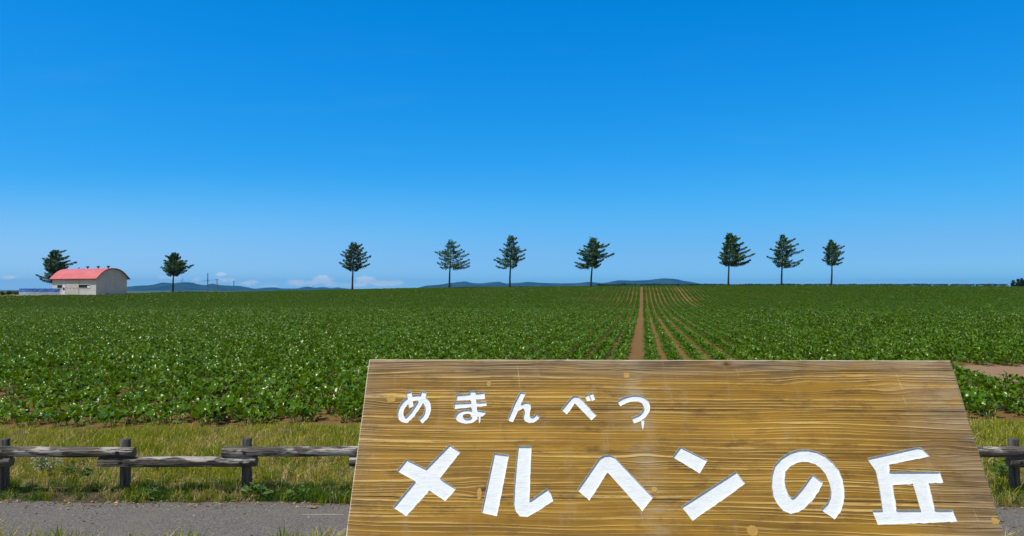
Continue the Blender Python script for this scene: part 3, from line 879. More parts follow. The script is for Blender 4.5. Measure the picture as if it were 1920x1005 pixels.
def build_fence():
    rng = random.Random(5)
    FY = 7.74
    root = empty('log_fence', (0, FY, gzf(0, FY)))
    tag(root, 'low weathered grey log fence with overlapping rails beside the footpath', 'fence')
    base = root.location

    def X(px):
        return (px - 960) / FPX * FY

    def Z(py):
        return EYE - (py - HOR) / FPX * FY - base.z
    P = [15, 241, 467] + [467 + 238 * k for k in range(1, 7)] + [2133]
    PX = [p - 226 if i < 0 else p for i, p in enumerate([-211] + P)]
    for i, p in enumerate(PX):
        m = MB()
        x = X(p)
        lean = rng.uniform(-.008, .008) - .010 * (1 if p < 300 else 0)
        top = Z(820 + rng.uniform(-1, 1))
        zs = [-.12, 0, top * .5, top - .004, top]
        m.tube([(x + lean * z / .5, 0, z) for z in zs], [.053, .052, .050, .050, .046], 18, wob=.05)
        o = m.build('post', [M_post], root)
        smooth_by_angle(o, 50)
    # rails alternate between the upper and the lower height
    for k in range(len(PX) - 1):
        up = (k % 2 == 1)
        a, b = X(PX[k]) - .22 - (.0 if up else .02), X(PX[k + 1]) + (.14 if up else .135)
        if k == 1:
            b = X(265)
        if k == 2:
            a, b = X(200), X(490)
        if k == 3:
            a = X(427)
        if k == 7:
            b = X(1928)
        if k == 8:
            a = X(1874)
        z = EYE - ((844.8 if up else 863.0) - HOR) / FPX * (FY - .088) - base.z
        m = MB()
        n = 26
        pts, rad = [], []
        r0, r1 = rng.uniform(.050, .054), rng.uniform(.050, .054)
        for i in range(n):
            t = i / (n - 1)
            pts.append((a + (b - a) * t, -.088 + .004 * math.sin(t * 5 + k), z + .004 * math.sin(t * 3.1 + k * 2)))
            rad.append(r0 + (r1 - r0) * t)
        rad[0] *= .93
        rad[-1] *= .93
        pts.insert(1, (a + .012, pts[0][1], pts[0][2]))
        rad.insert(1, r0)
        pts.insert(-1, (b - .012, pts[-1][1], pts[-1][2]))
        rad.insert(-1, r1)
        m.tube(pts, rad, 22, wob=.10)
        for f in range(len(m.f)):
            if len(m.f[f]) > 4:
                m.mi[f] = 1
        o = m.build('rail', [M_log, M_logend], root)
        smooth_by_angle(o, 50)
        for p in (PX[k], PX[k + 1]):
            bx = X(p) + (-.02 if p == PX[k + 1] else .02) * (1 if up else .6)
            q = MB()
            cy_ = -.088 - .0535
            cz = z - .004
            ring = [(bx + .018 * math.cos(t), cy_ + .001, cz + .018 * math.sin(t)) for t in [2 * math.pi * i / 16 for i in range(17)]]
            q.tube(ring, [.0042] * 17, 6, caps=False)
            q.tube([(bx, cy_ + .006, cz), (bx, cy_ - .003, cz)], [.011, .011], 6)
            q.build('bolt', M_bolt, o)


build_fence()


# ------------------------------------------------------------------ plants: leaf materials
def leaf_mat(name, a, b, rough, spec, trans, tint=None):
    m = bpy.data.materials.new(name)
    m.use_nodes = True
    N = NT(m.node_tree)
    p = N.n['Principled BSDF']
    r = N.rnd()
    c = N.mix(r, a, b)
    n = N.noise(N.pos(), .5, 3, .6)
    c = N.mix(N.math('MULTIPLY', N.ramp(n, .35, .7), .5), c, tint or b)
    N.put(p.inputs['Base Color'], c)
    p.inputs['Roughness'].default_value = rough
    p.inputs['Specular IOR Level'].default_value = spec
    tr = N.new('ShaderNodeBsdfTranslucent')
    N.put(tr.inputs['Color'], N.mix(.5, c, (.22, .30, .006)))
    mx = N.new('ShaderNodeMixShader')
    mx.inputs[0].default_value = trans
    N.l.new(p.outputs[0], mx.inputs[1])
    N.l.new(tr.outputs[0], mx.inputs[2])
    N.l.new(mx.outputs[0], N.n['Material Output'].inputs['Surface'])
    return m


M_beet = leaf_mat('beet_leaf', (.060, .150, .002), (.100, .195, .003), .25, .21, .22, (.078, .152, .002))
M_stem = material('beet_stalk', None, (.16, .26, .07), .5, .3)
M_grass = [leaf_mat('grass_green', (.225, .32, .016), (.32, .365, .024), .6, .2, .42),
           leaf_mat('grass_yellow', (.44, .40, .045), (.54, .46, .07), .65, .2, .42),
           leaf_mat('grass_straw', (.50, .39, .16), (.62, .48, .23), .7, .2, .2),
           leaf_mat('grass_lush', (.07, .155, .012), (.11, .20, .018), .5, .3, .3)]
M_mug = leaf_mat('mugwort_leaf', (.28, .32, .22), (.36, .40, .29), .8, .1, .1)
M_weed = leaf_mat('weed_leaf', (.060, .130, .018), (.10, .17, .025), .55, .3, .25)


def beet_mesh(name, seed, nl, detail, mats):
    rng = random.Random(seed)
    m = MB()
    for i in range(nl):
        az = i * 2.39996 + rng.uniform(-.35, .35)
        t = i / max(1, nl - 1)                       # inner leaves stand, outer ones spread
        el = math.radians(rng.uniform(60, 82) * (1 - t) + rng.uniform(18, 46) * t)
        pl = rng.uniform(.13, .20)
        bl = rng.uniform(.125, .185) * (.8 + .3 * t)
        bw = bl * rng.uniform(.21, .32)
        d = Vector((math.cos(az) * math.cos(el), math.sin(az) * math.cos(el), math.sin(el)))
        s = Vector((-math.sin(az), math.cos(az), 0))
        base = Vector((math.cos(az) * .012, math.sin(az) * .012, .0))
        tip = base + d * pl
        w = .006
        if detail > 1:
            m.add([base - s * w, base + s * w, tip + s * w * .7, tip - s * w * .7], [(0, 1, 2, 3)], 1)
        droop = rng.uniform(.25, .95)
        roll = rng.uniform(-.45, .45)
        nu = 5 if detail > 1 else 3
        prev = None
        up = s.cross(d) * -1
        if up.z < 0:
            up = -up
        pos = tip.copy()
        e = el
        V, F = [], []
        wave = rng.uniform(0, 6)
        for k in range(nu):
            u = k / (nu - 1)
            prof = (math.sin(math.pi * min(1, u * .86 + .10)) ** .75)
            if k == nu - 1:
                prof = .08
            ww = bw * prof
            dd = Vector((math.cos(az) * math.cos(e), math.sin(az) * math.cos(e), math.sin(e)))
            nn = Vector((-math.cos(az) * math.sin(e), -math.sin(az) * math.sin(e), math.cos(e)))
            cup = rng.uniform(.12, .42)
            for j, q in ((0, -1), (1, 0), (2, 1)):
                ripple = .022 * math.sin(wave + u * 9 + j * 2.3) * (detail > 1)
                p = pos + s * (q * ww * math.cos(roll * .6)) + nn * (abs(q) * ww * cup + ripple * abs(q) + q * ww * math.sin(roll))
                V.append(p)
            pos = pos + dd * (bl / (nu - 1))
            e -= droop * 1.5 / (nu - 1)
        for k in range(nu - 1):
            for j in range(2):
                a = k * 3 + j
                F.append((a, a + 1, a + 4, a + 3))
        m.add(V, F, 0)
    return m.mesh(name, mats, smooth=detail > 1, fix=False)


ROW_T = Vector((math.sin(math.radians(9.93)), math.cos(math.radians(9.93))))
ROW_N = Vector((ROW_T.y, -ROW_T.x))
HOLES = [(12.7, 20.3, 1.4, 1.3), (13.6, 18.4, 3.0, 2.9), (16.6, 18.8, 3.0, 3.2), (-11.0, 18.9, .9, .5), (-10.4, 19.3, .6, .35), (-3.9, 14.4, .35, .3), (-6.2, 16.2, .5, .25),
         (12.6, 26.5, .7, .8), (-4.2, 17.6, .3, .4), (-8.6, 13.0, .3, .2), (-2.4, 13.2, .35, .25), (-1.9, 12.6, .4, .2), (-5.0, 12.8, .25, .2)]


def row_offsets():
    out = []
    for k in range(-260, 300):
        r = -.2 + (.485 + .66 * k if k >= 0 else -.485 + .66 * (k + 1))
        out.append((k, r))
    return out


def beet_points():
    rng = random.Random(77)
    near, far = [], []
    for k, r in row_offsets():
        wob = rng.uniform(-.03, .03)
        t = 8.0
        while t < 162:
            step = .225 if t < 34 else (.255 if t < 84 else .50)
            t += step * rng.uniform(.8, 1.2)
            x = ROW_N.x * (r + wob) + ROW_T.x * t
            y = ROW_N.y * (r + wob) + ROW_T.y * t
            if abs(x) > .74 * y + 10 or y < field_edge(x) + .12:
                continue
            end = 159 if x > -62 else 159 - min(1, (-62 - x) / 12) * 21
            if y > end:
                continue
            if any(((x - a) / c) ** 2 + ((y - b) / d) ** 2 < rng.uniform(.7, 1.1) for a, b, c, d in HOLES):
                continue
            if y < 17 and rng.random() < .09 + .16 * (mnoise.noise(Vector((x * .9, y * .9, 5))) > .15):
                continue
            if 64 < y < 120 and r > 2 and rng.random() < .02:
                continue
            jx = rng.gauss(0, .025)
            x += ROW_N.x * jx
            y += ROW_N.y * jx
            g = mnoise.noise(Vector((x * .11, y * .11, 0)))
            s = (1.0 + .22 * g) * rng.uniform(.78, 1.18)
            if y < 14:
                s *= rng.uniform(.78, 1.08)
            if 88 < y < 152 and abs(r - 6.5) < .7:
                s *= .72
            s *= 1 - .07 * max(0.0, 1 - (abs(r - .8) / (3.2 + .08 * t)) ** 4) - (.15 if y < 60 else .04) * max(0.0, 1 - (abs(r - .9) / 2.3) ** 2)
            (near if t < 84 else far).append((x, y, gzf(x, y) - .01, s, rng.uniform(0, 6.283), rng.randrange(1000), r))
    return near, far


def instancer(name, pts, protos, mat_slots=None, tilt=.12, seed=3):
    """ONE object: geometry nodes set the prototype meshes on the given points"""
    rng = random.Random(seed)
    me = bpy.data.meshes.new(name)
    me.from_pydata([p[:3] for p in pts], [], [])
    a = me.attributes.new('rot', 'FLOAT_VECTOR', 'POINT')
    a.data.foreach_set('vector', [c for p in pts for c in (rng.gauss(0, tilt), rng.gauss(0, tilt), p[4])])
    a = me.attributes.new('scl', 'FLOAT', 'POINT')
    a.data.foreach_set('value', [p[3] for p in pts])
    a = me.attributes.new('pick', 'INT', 'POINT')
    a.data.foreach_set('value', [p[5] % len(protos) for p in pts])
    coll = bpy.data.collections.new(name + '_shapes')
    for i, pm in enumerate(protos):
        o = bpy.data.objects.new('%s_shape_%02d' % (name, i), pm)
        coll.objects.link(o)
    ng = bpy.data.node_groups.new(name, 'GeometryNodeTree')
    ng.interface.new_socket('Geometry', in_out='INPUT', socket_type='NodeSocketGeometry')
    ng.interface.new_socket('Geometry', in_out='OUTPUT', socket_type='NodeSocketGeometry')
    gi = ng.nodes.new('NodeGroupInput')
    go = ng.nodes.new('NodeGroupOutput')
    ci = ng.nodes.new('GeometryNodeCollectionInfo')
    ci.inputs['Collection'].default_value = coll
    ci.inputs['Separate Children'].default_value = True
    ci.inputs['Reset Children'].default_value = True
    ip = ng.nodes.new('GeometryNodeInstanceOnPoints')
    ip.inputs['Pick Instance'].default_value = True

    def attr(n, t):
        nd = ng.nodes.new('GeometryNodeInputNamedAttribute')
        nd.data_type = t
        nd.inputs['Name'].default_value = n
        return [s for s in nd.outputs if s.enabled and s.name == 'Attribute'][0]
    ng.links.new(gi.outputs[0], ip.inputs['Points'])
    ng.links.new(ci.outputs[0], ip.inputs['Instance'])
    ng.links.new(attr('pick', 'INT'), ip.inputs['Instance Index'])
    ng.links.new(attr('rot', 'FLOAT_VECTOR'), ip.inputs['Rotation'])
    ng.links.new(attr('scl', 'FLOAT'), ip.inputs['Scale'])
    ng.links.new(ip.outputs[0], go.inputs[0])
    o = bpy.data.objects.new(name, me)
    link(o)
    md = o.modifiers.new('instances', 'NODES')
    md.node_group = ng
    return o


def build_crop():
    near, far = beet_points()
    protos = [beet_mesh('beet_plant', 100 + i, 14 + i % 4, 2, [M_beet, M_stem]) for i in range(7)]
    lows = []
    for i in range(6):
        # two neighbours of one row share a far shape
        m = MB()
        bits = [beet_mesh('b', 300 + 2 * i + k, 14, 2, [M_beet, M_stem]) for k in range(2)]
        for k, b in enumerate(bits):
            n0 = len(m.v)
            off = (k - .5) * .27
            m.v += [(v.co.x + ROW_T.x * off, v.co.y + ROW_T.y * off, v.co.z) for v in b.vertices]
            m.f += [tuple(n0 + q for q in p.vertices) for p in b.polygons]
            m.mi += [p.material_index for p in b.polygons]
            bpy.data.meshes.remove(b)
        lows.append(m.mesh('far_beet', [M_beet, M_stem], fix=False))
    # the 300 nearest that the board does not hide stand as plants of their own

    def shown(p):
        px = 960 + p[0] / p[1] * FPX
        py = HOR + (EYE - p[2] - .2) / p[1] * FPX
        lx = 692 - (py - 673) * .1325
        rx = 1783 + (py - 675) * .309
        return -12 < px < 1932 and not (py > 668 and lx + 4 < px < rx - 4)
    cand = sorted([p for p in near if shown(p)], key=lambda p: p[1] - .055 * p[0])
    first = set(id(p) for p in cand[:300])
    rng = random.Random(9)
    source = None
    for p in cand[:300]:
        if source is None:
            source = bpy.data.objects.new('beet_plant', protos[0])
            tag(source, 'leafy green beet plant in the front rows of the field, next to the grass verge', 'plant', 'beet plants along the front edge of the field')
            o = source
        else:
            o = source.copy()
            o.data = protos[p[5] % len(protos)]
        link(o)
        o.location = p[:3]
        o.scale = (p[3],) * 3
        o.rotation_euler = (rng.gauss(0, .1), rng.gauss(0, .1), p[4])
    rest = [p for p in near if id(p) not in first]
    tag(instancer('beet_crop', rest, protos), 'dense rows of green beet plants filling the field', 'crop', kind='stuff')
    far2 = [(x, y, z, s, rng.uniform(-.25, .25) + (math.pi if i % 2 else 0), k, r) for i, (x, y, z, s, a, k, r) in enumerate(far)]
    tag(instancer('distant_beet_crop', far2, lows, tilt=.05), 'far beet rows running up to the crest of the field', 'crop', kind='stuff')
    print('plants', len(near), len(far))


build_crop()


# ------------------------------------------------------------------ grass
def tuft(name, seed, n, h, spread, mat, width=.0045, lean=.5, seeds=0):
    rng = random.Random(seed)
    m = MB()
    for i in range(n):
        a = rng.uniform(0, 6.283)
        r = spread * math.sqrt(rng.random())
        b = Vector((r * math.cos(a), r * math.sin(a), -.01))
        hh = h * rng.uniform(.45, 1.1)
        la = rng.uniform(0, 6.283)
        le = abs(rng.gauss(0, lean))
        d = Vector((math.cos(la), math.sin(la), 0))
        s = Vector((-d.y, d.x, 0)).normalized() * width * rng.uniform(.7, 1.4)
        fa = rng.uniform(0, 3.14)
        s = Vector((math.cos(fa), math.sin(fa), 0)) * width * rng.uniform(.7, 1.4)
        p1 = b + Vector((0, 0, hh * .5)) + d * hh * .18 * le
        p2 = b + Vector((0, 0, hh * max(.35, 1 - .35 * le))) + d * hh * .75 * le
        m.add([b - s, b + s, p1 + s * .8, p1 - s * .8, p2], [(0, 1, 2, 3), (3, 2, 4)])
        if seeds and rng.random() < seeds:
            q = Vector((0, 0, .02))
            m.add([p2 - s * 1.2, p2 + s * 1.2, p2 + q * 2 + d * .02], [(0, 1, 2)])
    return m.mesh(name, [mat], fix=False)


def build_grass():
    rng = random.Random(21)
    protos = []
    for k, (mat, h, n, lean) in enumerate([(M_grass[0], .20, 26, .5), (M_grass[1], .22, 24, .6), (M_grass[2], .20, 20, .8), (M_grass[3], .15, 28, .6)]):
        for v in range(3):
            protos.append(tuft('grass_tuft', 500 + k * 10 + v, n, h, .085, mat, .0040, lean, .25 if k in (1, 2) else 0))
    pts = []
    tries = 0
    while len(pts) < 11500:
        tries += 1
        x = rng.uniform(-10.5, 10.5)
        y = rng.uniform(7.36, 11.9)
        pe = path_edge(x)
        if y < pe + .10 or y > field_edge(x) - .02:
            continue
        if abs(x) > .72 * y + 2.5:
            continue
        e = y - pe
        n1 = mnoise.noise(Vector((x * .8, y * .9, 1))) + .5 * mnoise.noise(Vector((x * 2.4, y * 2.4, 4)))
        n2 = mnoise.noise(Vector((x * .7 + 9, y * .8, 2)))
        edge = 1 if e < .55 else 0
        if edge:
            dens = .62 + .5 * n1 if e < .3 else .8 + .4 * n1
            if x < -4.0 and e < .42:
                dens *= .35
            if rng.random() > dens:
                continue
            kind = 3 if rng.random() < .72 else (1 if rng.random() < .5 else 2)
            s = rng.uniform(.35, .8)
        else:
            gap = .72 + .45 * n1
            if e < 1.3:
                gap *= .75
            if rng.random() > gap:
                continue
            w = [.34 + .5 * n2, .46 + .2 * n1, .26 - .5 * n2, .10 + .12 * n2]
            if x > 5:
                w = [.65, .25, .08, .2]
            if e < 1.5:
                w[2] += .30 - .45 * n1
            w[2] += .8 * max(0.0, mnoise.noise(Vector((x * 1.1 + 3, y * 1.4, 12))) - .12)
            tot = sum(max(.02, q) for q in w)
            u = rng.uniform(0, tot)
            kind = 0
            for i, q in enumerate(w):
                u -= max(.02, q)
                if u <= 0:
                    kind = i
                    break
            s = rng.uniform(.6, 1.15) * (.78 if e < 1.3 else 1.0) * (1 + .25 * n2)
            if y > field_edge(x) - .75:
                s *= .30 + .70 * (field_edge(x) - y + .05) / .8
        pts.append((x, y, gzf(x, y), s, rng.uniform(0, 6.28), kind * 3 + rng.randrange(3)))
        if tries > 120000:
            break
    for i in range(2600):
        x = rng.uniform(-6.4, 6.4)
        pe = path_edge(x)
        e = rng.random() ** 1.2 * .46
        n1 = mnoise.noise(Vector((x * 1.6, e * 3, 31)))
        if rng.random() > (.55 + .9 * n1) * (.35 if x < -4.1 and e < .30 else 1):
            continue
        y = pe + e - .01
        kind = 3 if rng.random() < .58 + n1 else rng.choice((0, 1, 2, 2))
        pts.append((x, y, gzf(x, y), rng.uniform(.25, .62) * (1.1 + n1), rng.uniform(0, 6.28), kind * 3 + rng.randrange(3)))
    o = instancer('verge_grass', pts, protos, tilt=.10, seed=4)
    tag(o, 'yellow green meadow grass on the verge between footpath and field', 'grass', kind='stuff')
    # foreground grass on the near side of the path
    fg = [tuft('blade_tuft', 700 + v, 22, .26, .09, [M_grass[0], M_grass[2], M_grass[1]][v], .0055, .7) for v in range(3)]
    pts = []
    for i in range(1900):
        x = rng.uniform(-4.6, 4.8)
        y = rng.uniform(4.2, 6.12)
        px = 960 + x / y * FPX
        n1 = mnoise.noise(Vector((x * 1.7, y * 1.7, 8)))
        if rng.random() > .62 + .7 * n1:
            continue
        s = rng.uniform(.55, 1.0) * (1 + .5 * n1)
        if px < 130:
            s *= 1.25
        pts.append((x, y, gzf(x, y), s, rng.uniform(0, 6.28), rng.randrange(3)))
    tag(instancer('foreground_grass', pts, fg, tilt=.2, seed=6), 'loose green grass blades at the near edge of the footpath', 'grass', kind='stuff')


build_grass()


# ------------------------------------------------------------------ single weeds and litter
def weed(name, px, Y, h, wd, mat, label, cat, seed, n=60, leafl=.05, leafw=.012):
    rng = random.Random(seed)
    x = (px - 960) / FPX * Y
    root = empty(name, (x, Y, gzf(x, Y)))
    tag(root, label, cat)
    st, lf = MB(), MB()
    for i in range(n // 5):
        a = rng.uniform(0, 6.283)
        sp = wd * rng.uniform(.1, 1)
        tip = Vector((math.cos(a) * sp, math.sin(a) * sp, h * rng.uniform(.55, 1.0) * (1 - .35 * (sp / wd) ** 2)))
        st.tube([(0, 0, -.02), tip * .5 + Vector((0, 0, .02)), tip], [.003, .0025, .001], 4)
        for k in range(9):
            t = rng.uniform(.2, 1.05)
            p = tip * t
            b = rng.uniform(0, 6.283)
            d = Vector((math.cos(b), math.sin(b), rng.uniform(-.2, .9))).normalized()
            L = leafl * rng.uniform(.6, 1.3)
            s = d.cross(Vector((rng.uniform(-1, 1), rng.uniform(-1, 1), 1))).normalized() * leafw * rng.uniform(.7, 1.4)
            q = p + d * L * .55
            lf.add([p, q - s, p + d * L + Vector((0, 0, -L * .15)), q + s], [(0, 1, 2, 3)])
    st.build('stem', M_stem, root)
    lf.build('foliage', mat, root, fix=False)


weed('mugwort_bush', 92, 8.35, .30, .19, M_mug, 'pale grey green mugwort bush between the two leftmost fence posts', 'bush', 1, 130, .045, .008)
weed('leafy_weed', 141, 8.15, .20, .13, M_weed, 'bright green weed clump just right of the grey mugwort bush', 'weed', 2, 70, .06, .009)
weed('leafy_weed', 168, 8.1, .16, .13, M_weed, 'low green weed clump left of the second fence post, nearer the post', 'weed', 3, 60, .05, .012)
weed('leafy_weed', 300, 8.4, .22, .12, M_weed, 'upright green weed clump right of the second fence post', 'weed', 4, 70, .06, .010)
weed('leafy_weed', 487, 7.55, .16, .17, M_weed, 'broad leafed dark weed at the foot of the third fence post', 'weed', 5, 80, .07, .016)
weed('leafy_weed', 560, 7.52, .13, .16, M_weed, 'low dark weed at the path edge left of the sign board', 'weed', 6, 70, .05, .015)
weed('leafy_weed', 282, 7.5, .13, .2, M_weed, 'sprawling green weed by the path at the foot of the second fence post', 'weed', 7, 80, .08, .008)
weed('leafy_weed', 1876, 8.0, .26, .13, M_weed, 'tall green grass tuft left of the post right of the sign board', 'weed', 8, 90, .09, .007)


def litter():
    m = MB()
    p = at(587, 944, 7.2)
    z = gzf(p.x, 7.2) + .012
    V = [(-.05, 0, 0), (-.02, .025, .012), (.02, .022, .004), (.055, .0, .014), (.02, -.022, .002), (-.02, -.02, .010)]
    m.add([(p.x + a, 7.2 + b, z + c) for a, b, c in V], [(0, 1, 2, 3, 4, 5)])
    tag(m.build('dry_leaf', varied('dry_leaf', (.22, .13, .06), (.32, .2, .1), 60), fix=False), 'curled brown dry leaf on the edge of the footpath', 'leaf')
    q = MB()
    Y = 6.98
    a, b = at(566, 962, Y), at(644, 963, Y)
    q.tube([(a.x, Y, gzf(a.x, Y) + .010), ((a.x + b.x) / 2, Y + .005, gzf(a.x, Y) + .012), (b.x, Y, gzf(b.x, Y) + .010)], [.0016, .0026, .0015], 6)
    tag(q.build('straw_stalk', material('straw', None, (.62, .58, .48), .8, .2)), 'thin pale straw stalk lying flat on the footpath left of the sign', 'straw')


litter()


def grit():
    rng = random.Random(61)
    stones = []
    for v in range(4):
        m = MB()
        if v < 2:
            n = 6
            P = [(math.cos(i * 1.047) * .010 * rng.uniform(.7, 1.3), math.sin(i * 1.047) * .008 * rng.uniform(.7, 1.3), 0) for i in range(n)]
            m.add(P + [(0, 0, .008)], [(i, (i + 1) % n, n) for i in range(n)])
        else:
            m.add([(-.02, 0, .001), (0, .008, .006), (.022, .001, .002), (0, -.008, .004)], [(0, 1, 2, 3)])
        stones.append(m.mesh('grit', [[M_gritpale, M_gritdark, M_deadleaf, M_grass[2]][v]], fix=False))
    pts = []
    for i in range(1500):
        x = rng.uniform(-6, 6)
        pe = path_edge(x)
        y = pe - abs(rng.gauss(0, .13)) + .05 if rng.random() < .8 else rng.uniform(6.2, pe)
        pts.append((x, y, gzf(x, y) + .008, rng.uniform(.5, 1.5), rng.uniform(0, 6.28), rng.randrange(4)))
    tag(instancer('path_grit', pts, stones, tilt=.15, seed=8), 'small stones and dead leaf bits strewn along the path edge', 'grit', kind='stuff')


M_gritpale = material('pale_stone', None, (.32, .30, .27), .9, .2)
M_gritdark = material('dark_stone', None, (.09, .08, .07), .9, .2)
M_deadleaf = material('dead_leaf', None, (.17, .095, .045), .9, .2)
grit()


# ------------------------------------------------------------------ trees on the crest
def b_bark(N, p):
    c = N.obj()
    x, y, z = N.sep(c)
    n = N.noise(N.xyz(N.math('MULTIPLY', x, 6.0), N.math('MULTIPLY', y, 6.0), N.math('MULTIPLY', z, 1.2)), 1.0, 4, .6)
    N.put(p.inputs['Base Color'], N.mix(N.ramp(n, .35, .65), (.030, .024, .020), (.075, .060, .048)))


M_bark = material('bark', b_bark, rough=.9, spec=.1)


def b_needle(N, p):
    r = N.noise(N.obj(), 1.3, 3, .6)
    N.put(p.inputs['Base Color'], N.mix(N.ramp(r, .35, .68), (.028, .066, .008), (.100, .160, .012)))


M_needle = material('larch_needles', b_needle, rough=.7, spec=.15)


def conifer(Y, trunk, top, base_y, left, right, label, seed, dens=1.0, bow=0.0, name='larch_tree'):
    """trunk, top, tips are photo pixels; they become metres at the tree's own distance"""
    rng = random.Random(seed)
    k = Y / FPX
    x0 = (trunk - 960) * k
    gz0 = gzf(x0, Y)
    root = empty(name, (x0, Y, gz0))
    tag(root, label, 'tree', 'conifers standing along the crest of the field')

    def zz(py):
        return EYE + (HOR - py) * k - gz0
    H = zz(top[1])
    tx = (top[0] - trunk) * k
    zlow = min(zz(p[1]) for p in left + right)

    def axis(z):
        t = min(1, max(0, z / H))
        return Vector((tx * t ** 1.6 + bow * math.sin(t * 5.2), .15 * math.sin(t * 3 + seed), z))
    wood, leaf = MB(), MB()
    n = 12
    rb = .225 if H > 8 else .19
    wood.tube([axis(-.3 + (H + .15) * i / n) for i in range(n + 1)], [rb * 1.25 if i == 0 else rb * (1 - .93 * i / n) for i in range(n + 1)], 8, wob=.15)
    Lp = sorted([(zz(p[1]), max(.15, (trunk - p[0]) * k)) for p in left])
    Rp = sorted([(zz(p[1]), max(.15, (p[0] - trunk) * k)) for p in right])

    def ext(P, z):
        zs, es = [p[0] for p in P], [p[1] for p in P]
        return float(np.interp(z, zs + [H], es + [.12]))
    br = []
    for z, e in Lp:
        br.append((z, math.pi + rng.uniform(-.3, .3), e, 1))
    for z, e in Rp:
        br.append((z, rng.uniform(-.3, .3), e, 1))
    nb = int(44 * dens)
    for i in range(nb):
        z = zlow + (H - zlow) * ((i + rng.random()) / nb) ** .9
        az = i * 2.4 + rng.uniform(-.4, .4)
        c = math.cos(az)
        if abs(c) > .93:
            c *= .9
        l, r = ext(Lp, z), ext(Rp, z)
        e = (l + r) / 2 * (1 - abs(c)) + (r if c > 0 else l) * abs(c)
        br.append((z, az, e * rng.uniform(.45, .82), 0))
    for z, az, e, main in br:
        cx = math.cos(az)
        # tips turn up: the branch leaves the trunk lower than its tip
        rise = (.16 + .10 * rng.random()) * e
        za = max(zlow * .98, min(H * .985, z - rise * .75))
        A = axis(za)
        B = axis(z)
        B = Vector((math.cos(az) * e if not main else cx * e / max(.5, abs(cx)), math.sin(az) * e * (.9 if main else 1), z))
        mid = A.lerp(B, .55) + Vector((0, 0, -.10 * e - .05))
        pts = []
        for s in range(9):
            t = s / 8
            pts.append(A * (1 - t) ** 2 + mid * 2 * t * (1 - t) + B * t * t)
        wood.tube(pts[::2], [.05 * min(1, e / 2.5) + .012, .035 * min(1, e / 2.5) + .01, .025, .016, .008], 5)
        nl = int((31 + 64 * e) * dens)
        hd = Vector((math.cos(az), math.sin(az), 0))
        sd = Vector((-hd.y, hd.x, 0))
        for j in range(nl):
            t = rng.uniform(.12, 1.0) ** .85
            i0 = min(7, int(t * 8))
            p = pts[i0].lerp(pts[i0 + 1], t * 8 - i0)
            side = rng.gauss(0, 1) * (.30 + .10 * e) * (1.08 - t) ** .6
            dist = abs(side)
            p = p + sd * side + Vector((0, 0, rng.uniform(-.34, .16) * (1.15 - .6 * t) - .10 * dist)) + hd * rng.uniform(-.1, .1)
            d = (hd * rng.uniform(.2, 1.0) + sd * (1.1 if side > 0 else -1.1) * rng.uniform(.0, 1) + Vector((0, 0, rng.uniform(-.9, .25)))).normalized()
            if rng.random() < .22:
                d = (Vector((0, 0, -1)) + hd * .4 * rng.random() + sd * rng.uniform(-.4, .4)).normalized()
            if t > .85:
                d = (hd + Vector((0, 0, rng.uniform(.0, .6))) + sd * rng.uniform(-.4, .4)).normalized()
            L = rng.uniform(.16, .36)
            w = d.cross(Vector((rng.uniform(-1, 1), rng.uniform(-1, 1), rng.uniform(-.3, 1)))).normalized() * rng.uniform(.038, .08)
            leaf.add([p - w * .6, p + d * L * .5 - w, p + d * L, p + d * L * .5 + w], [(0, 1, 2, 3)])
    # leader
    for j in range(int(46 * dens)):
        t = rng.random()
        p = axis(H - t * 1.2)
        a = rng.uniform(0, 6.28)
        d = Vector((math.cos(a), math.sin(a), rng.uniform(.3, 1.3))).normalized()
        L = rng.uniform(.12, .28) * (.5 + t)
        w = d.cross(Vector((rng.uniform(-1, 1), rng.uniform(-1, 1), 1))).normalized() * .05
        leaf.add([p - w * .5, p + d * L * .5 - w, p + d * L, p + d * L * .5 + w], [(0, 1, 2, 3)])
    wood.build('trunk', M_bark, root, smooth=True)
    leaf.build('crown', M_needle, root, fix=False)


def px(ox, oy, sc, pts):
    return [(ox + a / sc, oy + b / sc) for a, b in pts]


conifer(168, 104, (99.5, 468), 551, px(30, 450, 8.348, [(545, 195), (520, 235), (420, 285), (435, 370), (440, 440), (350, 545), (410, 605), (500, 640)]),
        px(30, 450, 8.348, [(640, 180), (755, 160), (850, 255), (910, 340), (820, 410), (780, 470), (700, 540), (680, 620)]),
        'bushy dark conifer rising behind the red roofed barn', 1, 1.35)
conifer(150, 323.8, (329.3, 473), 548.5, px(290, 460, 10.05, [(300, 190), (215, 200), (195, 280), (165, 330), (95, 400), (190, 470), (250, 540)]),
        px(290, 460, 10.05, [(435, 160), (480, 215), (610, 290), (575, 340), (700, 370), (590, 470), (440, 540)]),
        'round topped lone conifer right of the barn, in front of the blue hills', 2, 1.1)
conifer(152, 660.7, (666, 453.7), 541, px(620, 440, 9.14, [(375, 155), (305, 190), (265, 255), (210, 285), (180, 335), (150, 475), (215, 540), (310, 580)]),
        px(620, 440, 9.14, [(520, 165), (545, 225), (600, 295), (680, 365), (600, 440), (665, 500), (470, 590)]),
        'lone conifer with low white clouds behind its trunk', 3, 1.0)
conifer(154, 842.7, (847, 448), 536.6, px(800, 430, 8.376, [(350, 205), (305, 260), (295, 320), (200, 340), (135, 350), (195, 445), (170, 520), (220, 590)]),
        px(800, 430, 8.376, [(450, 190), (510, 250), (550, 315), (592, 340), (655, 385), (670, 470), (680, 520), (660, 575)]),
        'open tiered conifer with thin layered boughs, left neighbour of the pointed one', 4, .74)
